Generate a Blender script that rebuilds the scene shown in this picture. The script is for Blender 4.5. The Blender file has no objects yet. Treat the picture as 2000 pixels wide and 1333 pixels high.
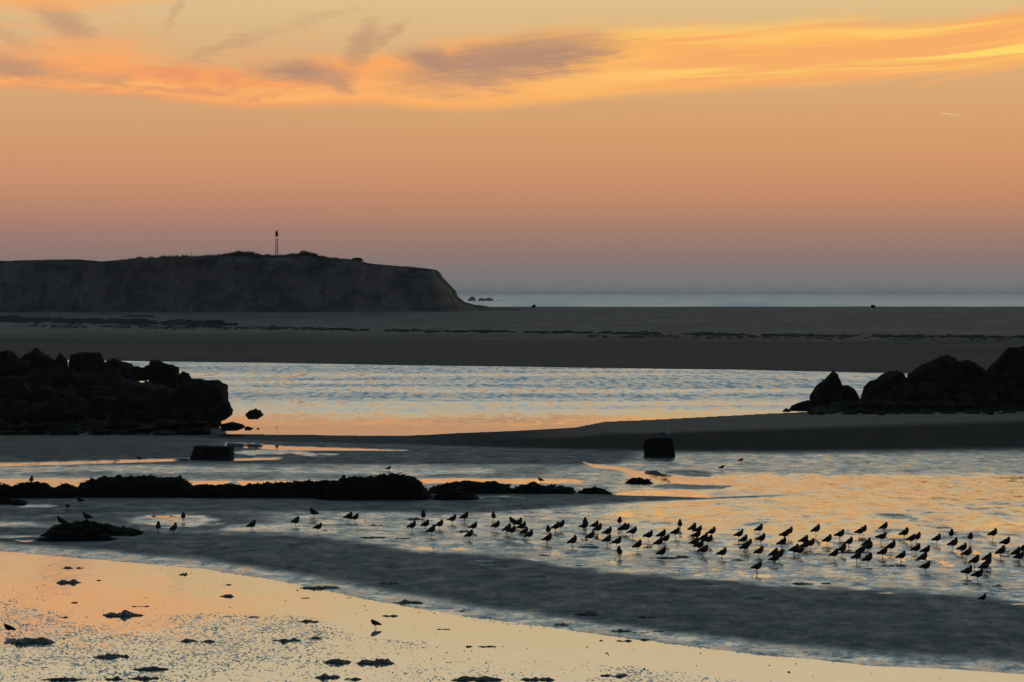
import bpy, bmesh, math, random
import numpy as np
from mathutils import Vector, noise as mnoise

SC = bpy.context.scene
COL = SC.collection
R = math.radians

# ------------------------------------------------------------------ camera
F = 5556.0          # focal length in pixels of a 2000 px wide picture
HZ = 573.0          # horizon row
CAMH = 7.5
cam = bpy.data.cameras.new('camera')
cam.lens = 100.0
cam.sensor_width = 36.0
cam.shift_y = -(666.5 - HZ) / 2000.0
cam.clip_start = 1.0
cam.clip_end = 120000.0
camo = bpy.data.objects.new('camera', cam)
camo.location = (0, 0, CAMH)
camo.rotation_euler = (R(90), 0, 0)
COL.objects.link(camo)
SC.camera = camo

# ------------------------------------------------------------------ colour management, sampling
SC.view_settings.view_transform = 'Standard'
SC.view_settings.look = 'None'
SC.view_settings.exposure = 0.0
SC.view_settings.gamma = 1.0
SC.view_settings.use_curve_mapping = False
SC.cycles.use_denoising = True
SC.cycles.denoiser = 'OPENIMAGEDENOISE'
SC.cycles.denoising_prefilter = 'ACCURATE'
SC.cycles.denoising_input_passes = 'RGB_ALBEDO_NORMAL'
SC.cycles.max_bounces = 6
SC.cycles.volume_bounces = 1
SC.cycles.sample_clamp_indirect = 4.0
SC.cycles.use_adaptive_sampling = True
SC.cycles.adaptive_threshold = 0.01


def S(r, g, b, k=1.0):
    o = []
    for c in (r, g, b):
        c = c / 255.0
        o.append((c / 12.92 if c <= 0.04045 else ((c + 0.055) / 1.055) ** 2.4) * k)
    return tuple(o) + (1.0,)


# ------------------------------------------------------------------ node expressions
class E:
    """a socket (or a number) with arithmetic that adds Math nodes"""
    tree = None

    def __init__(self, s):
        self.s = s

    @staticmethod
    def m(op, *a, clamp=False):
        n = E.tree.nodes.new('ShaderNodeMath')
        n.operation = op
        n.use_clamp = clamp
        for i, v in enumerate(a):
            v = v.s if isinstance(v, E) else v
            if isinstance(v, (int, float)):
                n.inputs[i].default_value = v
            else:
                E.tree.links.new(v, n.inputs[i])
        return E(n.outputs[0])

    def __add__(s, o): return E.m('ADD', s, o)
    def __radd__(s, o): return E.m('ADD', s, o)
    def __sub__(s, o): return E.m('SUBTRACT', s, o)
    def __rsub__(s, o): return E.m('SUBTRACT', o, s)
    def __mul__(s, o): return E.m('MULTIPLY', s, o)
    def __rmul__(s, o): return E.m('MULTIPLY', s, o)
    def __truediv__(s, o): return E.m('DIVIDE', s, o)
    def clamp(s): return E.m('ADD', s, 0.0, clamp=True)
    def max(s, o): return E.m('MAXIMUM', s, o)
    def min(s, o): return E.m('MINIMUM', s, o)

    def ss(s, a, b, o0=0.0, o1=1.0, kind='SMOOTHSTEP'):
        n = E.tree.nodes.new('ShaderNodeMapRange')
        n.interpolation_type = kind
        for i, v in enumerate((s, a, b, o0, o1)):
            v = v.s if isinstance(v, E) else v
            if isinstance(v, (int, float)):
                n.inputs[i].default_value = v
            else:
                E.tree.links.new(v, n.inputs[i])
        return E(n.outputs[0])


def N(kind, **kw):
    n = E.tree.nodes.new(kind)
    for k, v in kw.items():
        setattr(n, k, v)
    return n


def link(a, b):
    E.tree.links.new(a.s if isinstance(a, E) else a, b)


def xyz(x, y, z=0.0):
    n = N('ShaderNodeCombineXYZ')
    for i, v in enumerate((x, y, z)):
        if isinstance(v, E):
            link(v, n.inputs[i])
        else:
            n.inputs[i].default_value = v
    return n.outputs[0]


def nz(vec, scale=1.0, detail=3.0, rough=0.5, dist=0.0):
    n = N('ShaderNodeTexNoise')
    link(vec, n.inputs['Vector'])
    n.inputs['Scale'].default_value = scale
    n.inputs['Detail'].default_value = detail
    n.inputs['Roughness'].default_value = rough
    n.inputs['Distortion'].default_value = dist
    return E(n.outputs[0])


def mixc(f, a, b, mode='MIX'):
    n = N('ShaderNodeMix', data_type='RGBA', blend_type=mode)
    for i, v in ((0, f), (6, a), (7, b)):
        if isinstance(v, E):
            link(v, n.inputs[i])
        elif isinstance(v, (int, float)):
            n.inputs[i].default_value = v
        elif isinstance(v, tuple):
            n.inputs[i].default_value = v
        else:
            link(v, n.inputs[i])
    return n.outputs[2]


def ramp(f, stops):
    n = N('ShaderNodeValToRGB')
    link(f, n.inputs[0])
    el = n.color_ramp.elements
    while len(el) > 1:
        el.remove(el[-1])
    el[0].position, el[0].color = stops[0]
    for p, c in stops[1:]:
        e = el.new(p)
        e.color = c
    return n.outputs[0]


def curve(f, pts):
    n = N('ShaderNodeFloatCurve')
    link(f, n.inputs[1])
    c = n.mapping.curves[0]
    c.points[0].location = pts[0]
    c.points[1].location = pts[-1]
    for p in pts[1:-1]:
        c.points.new(*p)
    n.mapping.update()
    return E(n.outputs[0])


# ------------------------------------------------------------------ sky (world)
world = bpy.data.worlds.new('World')
SC.world = world
world.use_nodes = True
E.tree = world.node_tree
E.tree.nodes.clear()
tc = N('ShaderNodeTexCoord')
sp = N('ShaderNodeSeparateXYZ')
link(tc.outputs['Generated'], sp.inputs[0])
dx, dy, dz = (E(o) for o in sp.outputs)
az = E.m('ARCTAN2', dx, dy)
el = E.m('ARCSINE', dz)
PX = az * F + 1000.0
PY = HZ - el * F
deg = el * 57.29578

low = ramp((deg / 8.0).clamp(), [
    (0.000, S(121, 119, 121)), (0.040, S(125, 118, 118)), (0.094, S(138, 118, 115)), (0.159, S(157, 121, 112)),
    (0.222, S(182, 131, 109)), (0.288, S(201, 144, 109)), (0.350, S(210, 154, 110)), (0.420, S(215, 163, 114)),
    (0.560, S(221, 179, 127)), (0.740, S(227, 202, 148)), (1.000, S(230, 213, 172))])
high = ramp(((deg - 8.0) / 82.0).clamp(), [
    (0.000, S(230, 213, 172)), (0.030, S(218, 214, 194)), (0.070, S(196, 204, 200)), (0.130, S(162, 180, 184)),
    (0.230, S(122, 147, 156)), (0.420, S(77, 99, 108)), (1.000, S(47, 63, 73))])
west = mixc(deg.ss(7.9, 8.1), low, high)
# warmer towards the sunset (beyond the frame's edge, bearing +20 degrees), mauve away from it
warm = az.ss(-0.30, 0.30)
west = mixc(deg.ss(0.2, 2.0) * deg.ss(12.0, 5.0) * 0.22, west, mixc(warm, S(200, 146, 112), S(224, 152, 84)), 'MIX')
lowe = ramp((deg / 90.0).clamp(), [
    (0.00, S(58, 58, 68)), (0.06, S(68, 64, 74)), (0.15, S(62, 66, 80)), (0.35, S(48, 60, 80)), (1.0, S(40, 58, 80))])
ca = E.m('COSINE', az - 0.30)
sky = mixc(ca.ss(-0.25, 0.85), lowe, west)

# cloud bank: lower and upper outline over the bearing
s01 = ((PX + 1500.0) / 5000.0).clamp()


def edge(pts):
    return curve(s01, [((x + 1500) / 5000.0, (y + 200) / 500.0) for x, y in pts]) * 500.0 - 200.0


yl = edge([(-1500, 235), (-500, 205), (0, 180), (250, 194), (560, 214), (700, 206), (880, 219), (1050, 206), (1250, 190),
           (1500, 177), (1700, 164), (2000, 138), (2500, 85), (3500, 20)])
yu = edge([(-1500, 150), (-500, 122), (0, 108), (220, 112), (400, 128), (560, 124), (720, 104), (900, 80), (1000, 66), (1250, 54),
           (1500, 52), (1620, 42), (1740, 52), (2000, 24), (2500, -40), (3500, -120)])
vp = xyz(PX, PY)
w1 = nz(xyz(PX / 170.0, PY / 60.0, 3.1), 1.0, 5.0, 0.55) - 0.5
w2 = nz(xyz(PX / 46.0 + PY / 60.0, PY / 22.0, 7.7), 1.0, 4.0, 0.6) - 0.5
streak = nz(xyz(PX / 620.0, (PY - yl * 0.6 - yu * 0.4) / 26.0, 1.3), 1.0, 3.0, 0.5, 0.3)
fine = nz(xyz(PX / 130.0 + PY / 90.0, PY / 18.0 - PX / 260.0, 5.5), 1.0, 6.0, 0.62, 0.6)
PYl = PY + w1 * 16.0 + w2 * 10.0
PYu = PY + w1 * 34.0 + w2 * 22.0
rightness = PX.ss(900.0, 1700.0)
leftness = PX.ss(820.0, 300.0)
al = (PYl - yl).ss(7.0, -16.0)
au = (PYu - yu).ss(-16.0, 20.0)
body = al * au
tt = ((yl - PYl) / (yl - yu)).clamp()       # 0 at the lower rim, 1 at the upper rim
holes = fine.ss(0.34, 0.50)
body = body * (1.0 - (1.0 - holes) * tt.ss(0.25, 0.8) * leftness * 0.85)
body = body * (0.88 + streak.ss(0.3, 0.6) * 0.12)
away = E.m('COSINE', az).ss(0.55, 0.85)
ccol = mixc(PX.ss(200.0, 1500.0), S(250, 160, 100), S(255, 188, 100))
yell = mixc(rightness, S(255, 182, 108), S(255, 216, 108))
ccol = mixc((tt.ss(0.06, 0.24) * tt.ss(0.56, 0.30) * (0.55 + 0.45 * streak.ss(0.30, 0.55))).clamp(), ccol, yell)
ccol = mixc(streak.ss(0.54, 0.40) * PX.ss(1050.0, 1400.0) * 0.8, ccol, S(250, 168, 102))
ccol = mixc(tt.ss(0.70, 0.84) * streak.ss(0.42, 0.58) * PX.ss(1050.0, 1300.0) * 0.8, ccol, S(255, 206, 112))
puff = nz(xyz(PX / 62.0 + PY / 120.0, PY / 26.0, 9.3), 1.0, 4.0, 0.55)
ccol = mixc(puff.ss(0.55, 0.42) * leftness * 0.55 * tt.ss(0.08, 0.3), ccol, S(226, 148, 104))
ccol = mixc(tt.ss(0.9, 0.6) * fine.ss(0.52, 0.40) * leftness * 0.6, ccol, S(220, 146, 106))


def fibres(rot):
    c, s_ = math.cos(rot), math.sin(rot)
    return nz(xyz((PX * c + PY * s_) / 110.0, (PY * c - PX * s_ + w1 * 30.0) / 7.5, 2.0 + rot), 1.0, 4.0, 0.6) - 0.5


fib_up, fib_flat = fibres(0.65), fibres(-0.12)


def blob(cx, cy, rx, ry, rot=0.0, wx=26.0, wy=16.0, soft=0.35):
    X = PX - cx + w2 * wx + (fine - 0.5) * wx * 1.6
    Y = PY - cy + w1 * wy + (fine - 0.5) * wy * 1.6
    c, s_ = math.cos(rot), math.sin(rot)
    u = (X * c + Y * s_) / rx
    v = (Y * c - X * s_) / ry
    ff = fib_up if rot > 0.3 else fib_flat
    return (u * u + v * v + (fine - 0.5) * 1.0 + w2 * 0.6 + ff * 1.2).ss(2.0, -0.3)


# grey mauve cores of the bank where the low sun does not reach
core = blob(995, 120, 205, 45, -0.16, 40, 22, 0.42)
core = core.max(blob(860, 124, 96, 26, 0.34, 40, 18, 0.42))
core = core.max(blob(585, 142, 96, 22, 0.12, 30, 18, 0.44) * 0.95)
core = core.max(blob(655, 156, 40, 18, 0.7, 30, 18, 0.44) * 0.7)
core = core.max(blob(30, 136, 92, 18, 0.05, 40, 24, 0.44) * 0.95)
core = core.max(blob(190, 160, 80, 12, 0.05, 40, 20, 0.44) * 0.6)
mauve = S(184, 142, 116)
ccol = mixc((core * 1.08).clamp(), ccol, mauve)
sky = mixc(body * away, sky, ccol)
# thin wisps above the bank
veil = blob(120, 84, 230, 74, 0.1, 70, 40, 0.44) * fine.ss(0.34, 0.62)
veil = veil.max(blob(520, 108, 130, 34, -0.2, 60, 30, 0.44) * fine.ss(0.40, 0.62) * 0.6)
sky = mixc(veil * 0.55, sky, S(240, 166, 112))
wis = blob(706, 90, 24, 52, 0.62, 26, 20, 0.44) * 0.95
wis = wis.max(blob(752, 74, 12, 50, 0.95, 22, 16, 0.44) * 0.8)
wis = wis.max(blob(130, 50, 76, 26, 0.55, 60, 26, 0.44))
wis = wis.max(blob(20, 76, 60, 12, 0.5, 50, 22, 0.44) * 0.5)
wis = wis.max(blob(100, 100, 34, 6, 0.2, 30, 14, 0.44) * 0.7)
wis = wis.max(blob(345, 28, 9, 40, 0.5, 22, 16, 0.44) * 0.5)
wis = wis.max(blob(450, 92, 86, 12, -0.36, 50, 24, 0.44) * 0.6)
wis = wis.max(blob(600, 48, 120, 10, -0.22, 50, 24, 0.44) * 0.3)
sky = mixc((wis * (0.45 + fine * 0.65)).clamp(), sky, S(192, 150, 118))
glow = blob(60, 4, 200, 24, 0.03, 60, 26, 0.44) * 0.9
glow = glow.max(blob(160, -46, 420, 40, 0.04, 90, 40, 0.44) * 0.9)
glow = glow.max(blob(190, 118, 130, 40, 0.1, 60, 30, 0.44) * 0.75)
glow = glow.max(blob(1925, 148, 150, 5, -0.16, 30, 8, 0.44) * 0.5)
sky = mixc(glow * 0.9, sky, S(252, 172, 104))
# ground half of the sphere: dull wet sand
sky = mixc(dz.ss(-0.002, -0.02), sky, (0.045, 0.04, 0.036, 1))
bg = N('ShaderNodeBackground')
bg.inputs['Strength'].default_value = 1.0
link(sky, bg.inputs[0])
wo = N('ShaderNodeOutputWorld')
link(bg.outputs[0], wo.inputs[0])

# ------------------------------------------------------------------ sun: almost set behind the bar, beyond the frame
sun = bpy.data.lights.new('sun', 'SUN')
sun.energy = 3.0
sun.angle = R(0.5)
sun.color = (1.0, 0.62, 0.32)
suno = bpy.data.objects.new('sun', sun)
suno.rotation_euler = Vector((math.sin(R(22)), math.cos(R(22)), -math.sin(R(0.8)))).to_track_quat('Z', 'Y').to_euler()
suno.location = (300, 300, 60)
COL.objects.link(suno)


# ------------------------------------------------------------------ geometry helpers
def tag(o, label=None, cat=None, group=None, kind=None):
    for k, v in (('label', label), ('category', cat), ('group', group), ('kind', kind)):
        if v:
            o[k] = v
    return o


def link_obj(name, me, mat=None, parent=None, loc=None):
    o = bpy.data.objects.new(name, me)
    COL.objects.link(o)
    if mat is not None and me is not None and not me.materials:
        me.materials.append(mat)
    if parent is not None:
        o.parent = parent
    if loc is not None:
        o.location = loc
    return o


def mesh(name, verts, faces, smooth=True):
    me = bpy.data.meshes.new(name)
    me.from_pydata([tuple(v) for v in verts], [], [tuple(f) for f in faces])
    if smooth:
        me.polygons.foreach_set('use_smooth', [True] * len(me.polygons))
    me.update()
    return me


def thing(name, label, cat, loc, group=None, rz=0.0):
    o = bpy.data.objects.new(name, None)
    o.empty_display_size = 0.1
    COL.objects.link(o)
    o.location = loc
    o.rotation_euler = (0, 0, rz)
    return tag(o, label, cat, group)


def grid(name, V, mat, attrs=None, kind=None):
    r, c, _ = V.shape
    me = bpy.data.meshes.new(name)
    me.vertices.add(r * c)
    me.vertices.foreach_set('co', V.reshape(-1).astype(np.float32))
    i = np.arange(r * c).reshape(r, c)
    q = np.stack([i[:-1, :-1], i[:-1, 1:], i[1:, 1:], i[1:, :-1]], -1).reshape(-1)
    nf = (r - 1) * (c - 1)
    me.loops.add(nf * 4)
    me.loops.foreach_set('vertex_index', q.astype(np.int32))
    me.polygons.add(nf)
    me.polygons.foreach_set('loop_start', (np.arange(nf) * 4).astype(np.int32))
    me.polygons.foreach_set('use_smooth', np.ones(nf, bool))
    me.update(calc_edges=True)
    for k, a in (attrs or {}).items():
        at = me.attributes.new(k, 'FLOAT', 'POINT')
        at.data.foreach_set('value', a.reshape(-1).astype(np.float32))
    me.materials.append(mat)
    o = link_obj(name, me)
    return tag(o, kind=kind)


def ground_pt(px, py, z=0.0):
    Y = (CAMH - z) * F / (py - HZ)
    return Vector(((px - 1000.0) / F * Y, Y, z))


def at_depth(px, py, Y):
    return Vector(((px - 1000.0) / F * Y, Y, CAMH - (py - HZ) / F * Y))


def _h(ix, iy, seed):
    n = (ix.astype(np.int64) * 374761393 + iy.astype(np.int64) * 668265263 + seed * 1442695041) & 0xFFFFFFFF
    n = ((n ^ (n >> 13)) * 1274126177) & 0xFFFFFFFF
    return ((n ^ (n >> 16)) & 0xFFFFFF) / float(0xFFFFFF)


def vn(x, y, seed=0):
    x = np.asarray(x, float); y = np.asarray(y, float)
    ix, iy = np.floor(x), np.floor(y)
    fx, fy = x - ix, y - iy
    fx = fx * fx * fx * (fx * (fx * 6 - 15) + 10); fy = fy * fy * fy * (fy * (fy * 6 - 15) + 10)
    ix = ix.astype(np.int64); iy = iy.astype(np.int64)
    a, b = _h(ix, iy, seed), _h(ix + 1, iy, seed)
    c, d = _h(ix, iy + 1, seed), _h(ix + 1, iy + 1, seed)
    return (a + (b - a) * fx) * (1 - fy) + (c + (d - c) * fx) * fy


def fbm(x, y, seed=0, oct=4, g=0.5):
    s, a, t = 0.0, 1.0, 0.0
    for k in range(oct):
        s = s + a * vn(x * 2 ** k + 17.3 * k, y * 2 ** k - 9.1 * k, seed + k * 31)
        t += a
        a *= g
    return s / t - 0.5


def sst(a, b, x):
    t = np.clip((x - a) / (b - a), 0, 1)
    return t * t * (3 - 2 * t)


def ip(x, pts):
    return np.interp(x, [p[0] for p in pts], [p[1] for p in pts])


# ------------------------------------------------------------------ materials
def material(name):
    m = bpy.data.materials.new(name)
    m.use_nodes = True
    E.tree = m.node_tree
    E.tree.nodes.clear()
    out = N('ShaderNodeOutputMaterial')
    p = N('ShaderNodeBsdfPrincipled')
    link(p.outputs[0], out.inputs[0])
    return m, p


def bump(h, strength=1.0, dist=1.0):
    b = N('ShaderNodeBump')
    b.inputs['Strength'].default_value = strength
    b.inputs['Distance'].default_value = dist
    link(h, b.inputs['Height'])
    return b.outputs[0]


def pos():
    g = N('ShaderNodeNewGeometry')
    s = N('ShaderNodeSeparateXYZ')
    link(g.outputs['Position'], s.inputs[0])
    return g.outputs['Position'], E(s.outputs[0]), E(s.outputs[1]), E(s.outputs[2])


def attr(name):
    a = N('ShaderNodeAttribute', attribute_name=name)
    return E(a.outputs['Fac'])


def slopes(parts, amp=1.0, tilt=0.0):
    """surface normal tilted by facets: parts = [(vector, slope along x, slope along y, detail)]; the facets are far smaller than a
    pixel at this grazing angle, so their slopes are given directly instead of through a bump of heights"""
    sx, sy = 0.0, 0.0        # tilt: constant lean toward the camera, added so reflections take higher, bluer sky
    for vec, ax, ay, det in parts:
        n = N('ShaderNodeTexNoise')
        link(vec, n.inputs['Vector'])
        n.inputs['Scale'].default_value = 1.0
        n.inputs['Detail'].default_value = det
        n.inputs['Roughness'].default_value = 0.6
        c = N('ShaderNodeSeparateColor')
        link(n.outputs['Color'], c.inputs[0])
        sx = sx + (E(c.outputs[0]) - 0.5) * ax
        sy = sy + (E(c.outputs[1]) - 0.5) * ay
    g = N('ShaderNodeNewGeometry')
    a = N('ShaderNodeVectorMath', operation='ADD')
    link(g.outputs['Normal'], a.inputs[0])
    link(xyz(sx * amp, sy * amp + tilt, 0.0), a.inputs[1])
    b = N('ShaderNodeVectorMath', operation='NORMALIZE')
    link(a.outputs[0], b.inputs[0])
    return b.outputs[0]


# tidal flat
M_FLAT, p = material('wet_sand')
P_, x, y, z = pos()
film, moist = attr('film'), attr('moist')
n_m = nz(xyz(x * 1.3, y * 0.9, 4.0), 1.0, 4.0, 0.55)
sheen = attr('sheen')
film2 = (film + (n_m - 0.5) * 0.35 * film.ss(0.02, 0.3)).clamp()
dry = mixc(n_m.ss(0.3, 0.7), (0.47, 0.37, 0.305, 1), (0.38, 0.295, 0.24, 1))
wetc = mixc(n_m.ss(0.3, 0.7), (0.11, 0.1, 0.09, 1), (0.085, 0.077, 0.07, 1))
wetc = mixc(sheen.ss(0.0, 0.6), (0.07, 0.056, 0.049, 1), wetc)
col = mixc(moist, dry, wetc)
link(col, p.inputs['Base Color'])
calm = attr('calm')
cn = nz(xyz(x * 1.1, y * 0.8, 8.0), 1.0, 6.0, 0.74)
cm = (cn + (calm - 0.5) * 0.34).ss(0.38, 0.64) * film2.ss(0.55, 0.95)
rgh = curve(film2, [(0.0, 0.56), (0.35, 0.44), (0.75, 0.32), (1.0, 0.24)])
rgh = rgh - cm * 0.15
link(rgh, p.inputs['Roughness'])
p.inputs['IOR'].default_value = 1.40
amp = 1.0 - cm * 0.8
nrm = slopes([(xyz(x * 9.0, y * 7.0, 0.0), 0.25, 0.4, 3.0), (xyz(x * 2.2, y * 1.2, 4.0), 0.16, 0.5, 4.0)], amp,
             film2.ss(0.0, 1.0, -0.15, -0.08) * (1.0 - cm * 0.9) * nz(xyz(x * 0.8, y * 0.55, 2.0), 1.0, 6.0, 0.72).ss(0.25, 0.75, 0.3, 1.7))
link(nrm, p.inputs['Normal'])
gl = N('ShaderNodeBsdfGlossy')
gl.inputs['Color'].default_value = (0.92, 0.92, 0.92, 1)
link(rgh, gl.inputs['Roughness'])
link(nrm, gl.inputs['Normal'])
mg = N('ShaderNodeMixShader')
link(0.07 + film2.ss(0.0, 1.0) * (0.10 + cm * 0.3), mg.inputs[0])
link(p.outputs[0], mg.inputs[1]); link(gl.outputs[0], mg.inputs[2])
df = N('ShaderNodeBsdfDiffuse')
link(col, df.inputs[0])
mx = N('ShaderNodeMixShader')
link(sheen, mx.inputs[0])
link(df.outputs[0], mx.inputs[1]); link(mg.outputs[0], mx.inputs[2])
link(mx.outputs[0], [q for q in E.tree.nodes if q.type == 'OUTPUT_MATERIAL'][0].inputs[0])

# still water on the flat
M_POOL, p = material('pool_water')
P_, x, y, z = pos()
p.inputs['Base Color'].default_value = (0.9, 0.9, 0.9, 1)
p.inputs['Metallic'].default_value = 0.52
p.inputs['Roughness'].default_value = 0.02
p.inputs['IOR'].default_value = 1.40
link(slopes([(xyz(x * 1.2, y * 0.5, 0.0), 0.006, 0.012, 3.0), (xyz(x * 6.0, y * 5.0, 2.0), 0.01, 0.02, 2.0)]), p.inputs['Normal'])

# channel: breeze-ruffled, calmer at the near shore
M_CHAN, p = material('channel_water')
P_, x, y, z = pos()
p.inputs['Base Color'].default_value = (0.9, 0.92, 0.92, 1)
p.inputs['Metallic'].default_value = 0.12
p.inputs['IOR'].default_value = 1.42
patch = nz(xyz(x * 0.012, y * 0.075, 0.0), 1.0, 4.0, 0.6)
ruf = (y.ss(158.0, 205.0) * 0.94 + 0.06) * patch.ss(0.34, 0.60, 0.50, 1.2)
link(ruf.ss(0.0, 1.3, 0.04, 0.24), p.inputs['Roughness'])
link(slopes([(xyz(x * 1.9, y * 0.34, 0.0), 0.2, 0.62, 2.0), (xyz(x * 0.35, y * 0.10, 5.0), 0.06, 0.22, 3.0)], ruf * y.ss(165.0, 225.0, 0.35, 1.0), ruf * -0.10), p.inputs['Normal'])

# open sea
M_SEA, p = material('sea_water')
P_, x, y, z = pos()
p.inputs['Base Color'].default_value = (0.8, 0.84, 0.84, 1)
p.inputs['Metallic'].default_value = 0.3
p.inputs['IOR'].default_value = 1.42
p.inputs['Roughness'].default_value = 0.36
link(slopes([(xyz(x * 0.03, y * 0.004, 0.0), 0.08, 0.6, 4.0), (xyz(x * 0.5, y * 0.3, 5.0), 0.2, 0.4, 3.0)], 1.0, -0.085), p.inputs['Normal'])

# dry sand of the bar and the dune
M_BAR, p = material('bar_sand')
P_, x, y, z = pos()
moist = attr('moist')
n1 = nz(xyz(x * 0.12, y * 0.05, 0.0), 1.0, 5.0, 0.6)
n2 = nz(xyz(x * 1.1, y * 0.35, 3.0), 1.0, 4.0, 0.6)
c = mixc(n1.ss(0.32, 0.68), (0.37, 0.30, 0.25, 1), (0.28, 0.225, 0.188, 1))
c = mixc(n2.ss(0.55, 0.72) * 0.5, c, (0.17, 0.138, 0.115, 1))
link(mixc(moist, c, (0.115, 0.096, 0.088, 1)), p.inputs['Base Color'])
p.inputs['Roughness'].default_value = 0.8
p.inputs['Specular IOR Level'].default_value = 0.03
link(bump(n1 * 0.5 + n2 * 0.12, 0.6, 1.0), p.inputs['Normal'])

M_DUNE, p = material('dune_sand')
P_, x, y, z = pos()
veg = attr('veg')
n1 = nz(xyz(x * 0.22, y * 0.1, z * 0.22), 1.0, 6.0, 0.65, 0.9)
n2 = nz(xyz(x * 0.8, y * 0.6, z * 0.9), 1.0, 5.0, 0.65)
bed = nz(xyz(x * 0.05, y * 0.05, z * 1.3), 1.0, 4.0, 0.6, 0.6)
c = mixc(n1.ss(0.38, 0.62), (0.36, 0.29, 0.235, 1), (0.20, 0.165, 0.138, 1))  # irregular darker patches put gully shading into the sand colour
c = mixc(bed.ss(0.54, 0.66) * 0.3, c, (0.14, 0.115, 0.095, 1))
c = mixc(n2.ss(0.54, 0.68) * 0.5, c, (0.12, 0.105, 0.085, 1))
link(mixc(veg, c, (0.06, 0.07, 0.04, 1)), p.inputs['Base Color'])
p.inputs['Roughness'].default_value = 0.85
p.inputs['Specular IOR Level'].default_value = 0.03
link(bump(n1 * 2.2 + n2 * 0.8, 1.0, 1.0), p.inputs['Normal'])


def simple(name, c0, c1, rough=0.7, sc=3.0, bd=0.03, spec=0.3, mid=(0.35, 0.65)):
    m, p = material(name)
    t = N('ShaderNodeTexCoord')
    n = nz(t.outputs['Object'], sc, 5.0, 0.6)
    n2 = nz(t.outputs['Object'], sc * 5.3, 4.0, 0.6)
    link(mixc((n * 0.65 + n2 * 0.35).ss(*mid), c0 + (1,), c1 + (1,)), p.inputs['Base Color'])
    p.inputs['Roughness'].default_value = rough
    p.inputs['Specular IOR Level'].default_value = spec
    if bd:
        link(bump(n * bd + n2 * bd * 0.4, 0.8, 1.0), p.inputs['Normal'])
    return m


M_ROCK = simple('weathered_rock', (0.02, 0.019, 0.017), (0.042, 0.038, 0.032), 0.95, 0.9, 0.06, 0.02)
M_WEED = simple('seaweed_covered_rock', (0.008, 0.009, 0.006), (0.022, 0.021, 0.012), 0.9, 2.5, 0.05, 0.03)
M_WEEDT = simple('seaweed', (0.010, 0.011, 0.006), (0.024, 0.021, 0.011), 0.7, 6.0, 0.0, 0.12)
M_BLOCK = simple('old_concrete', (0.025, 0.026, 0.02), (0.05, 0.05, 0.042), 0.95, 3.0, 0.02, 0.03)
M_CLUMP = simple('sodden_clump', (0.03, 0.028, 0.027), (0.055, 0.05, 0.047), 0.6, 9.0, 0.02, 0.35)
M_WRACK = simple('dried_wrack', (0.025, 0.023, 0.016), (0.06, 0.052, 0.04), 0.8, 2.0, 0.0)
M_GRASS = simple('dune_grass', (0.05, 0.055, 0.03), (0.10, 0.095, 0.055), 0.7, 2.0, 0.0)
M_WOOD = simple('grey_timber', (0.07, 0.062, 0.052), (0.12, 0.105, 0.09), 0.8, 6.0, 0.01)
M_PLUM = simple('grey_brown_plumage', (0.04, 0.034, 0.029), (0.085, 0.073, 0.06), 0.75, 22.0, 0.0, 0.2)
M_WING = simple('dark_wing_feathers', (0.03, 0.026, 0.022), (0.065, 0.056, 0.046), 0.75, 35.0, 0.0, 0.2)
M_LEG = simple('dark_leg', (0.03, 0.025, 0.02), (0.05, 0.042, 0.03), 0.6, 20.0, 0.0)
M_WHITE = simple('white_plumage', (0.72, 0.72, 0.72), (0.82, 0.82, 0.82), 0.8, 20.0, 0.0, 0.2)
M_SLATE = simple('slate_wing', (0.05, 0.052, 0.058), (0.08, 0.083, 0.09), 0.75, 20.0, 0.0, 0.2)
M_YBILL = simple('yellow_bill', (0.5, 0.33, 0.06), (0.6, 0.4, 0.08), 0.5, 20.0, 0.0)
M_STEEL = simple('beacon_steel', (0.045, 0.04, 0.036), (0.08, 0.06, 0.05), 0.6, 3.0, 0.0)
M_BED = simple('sea_bed_sand', (0.10, 0.09, 0.08), (0.14, 0.12, 0.10), 0.8, 0.01, 0.0)

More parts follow.
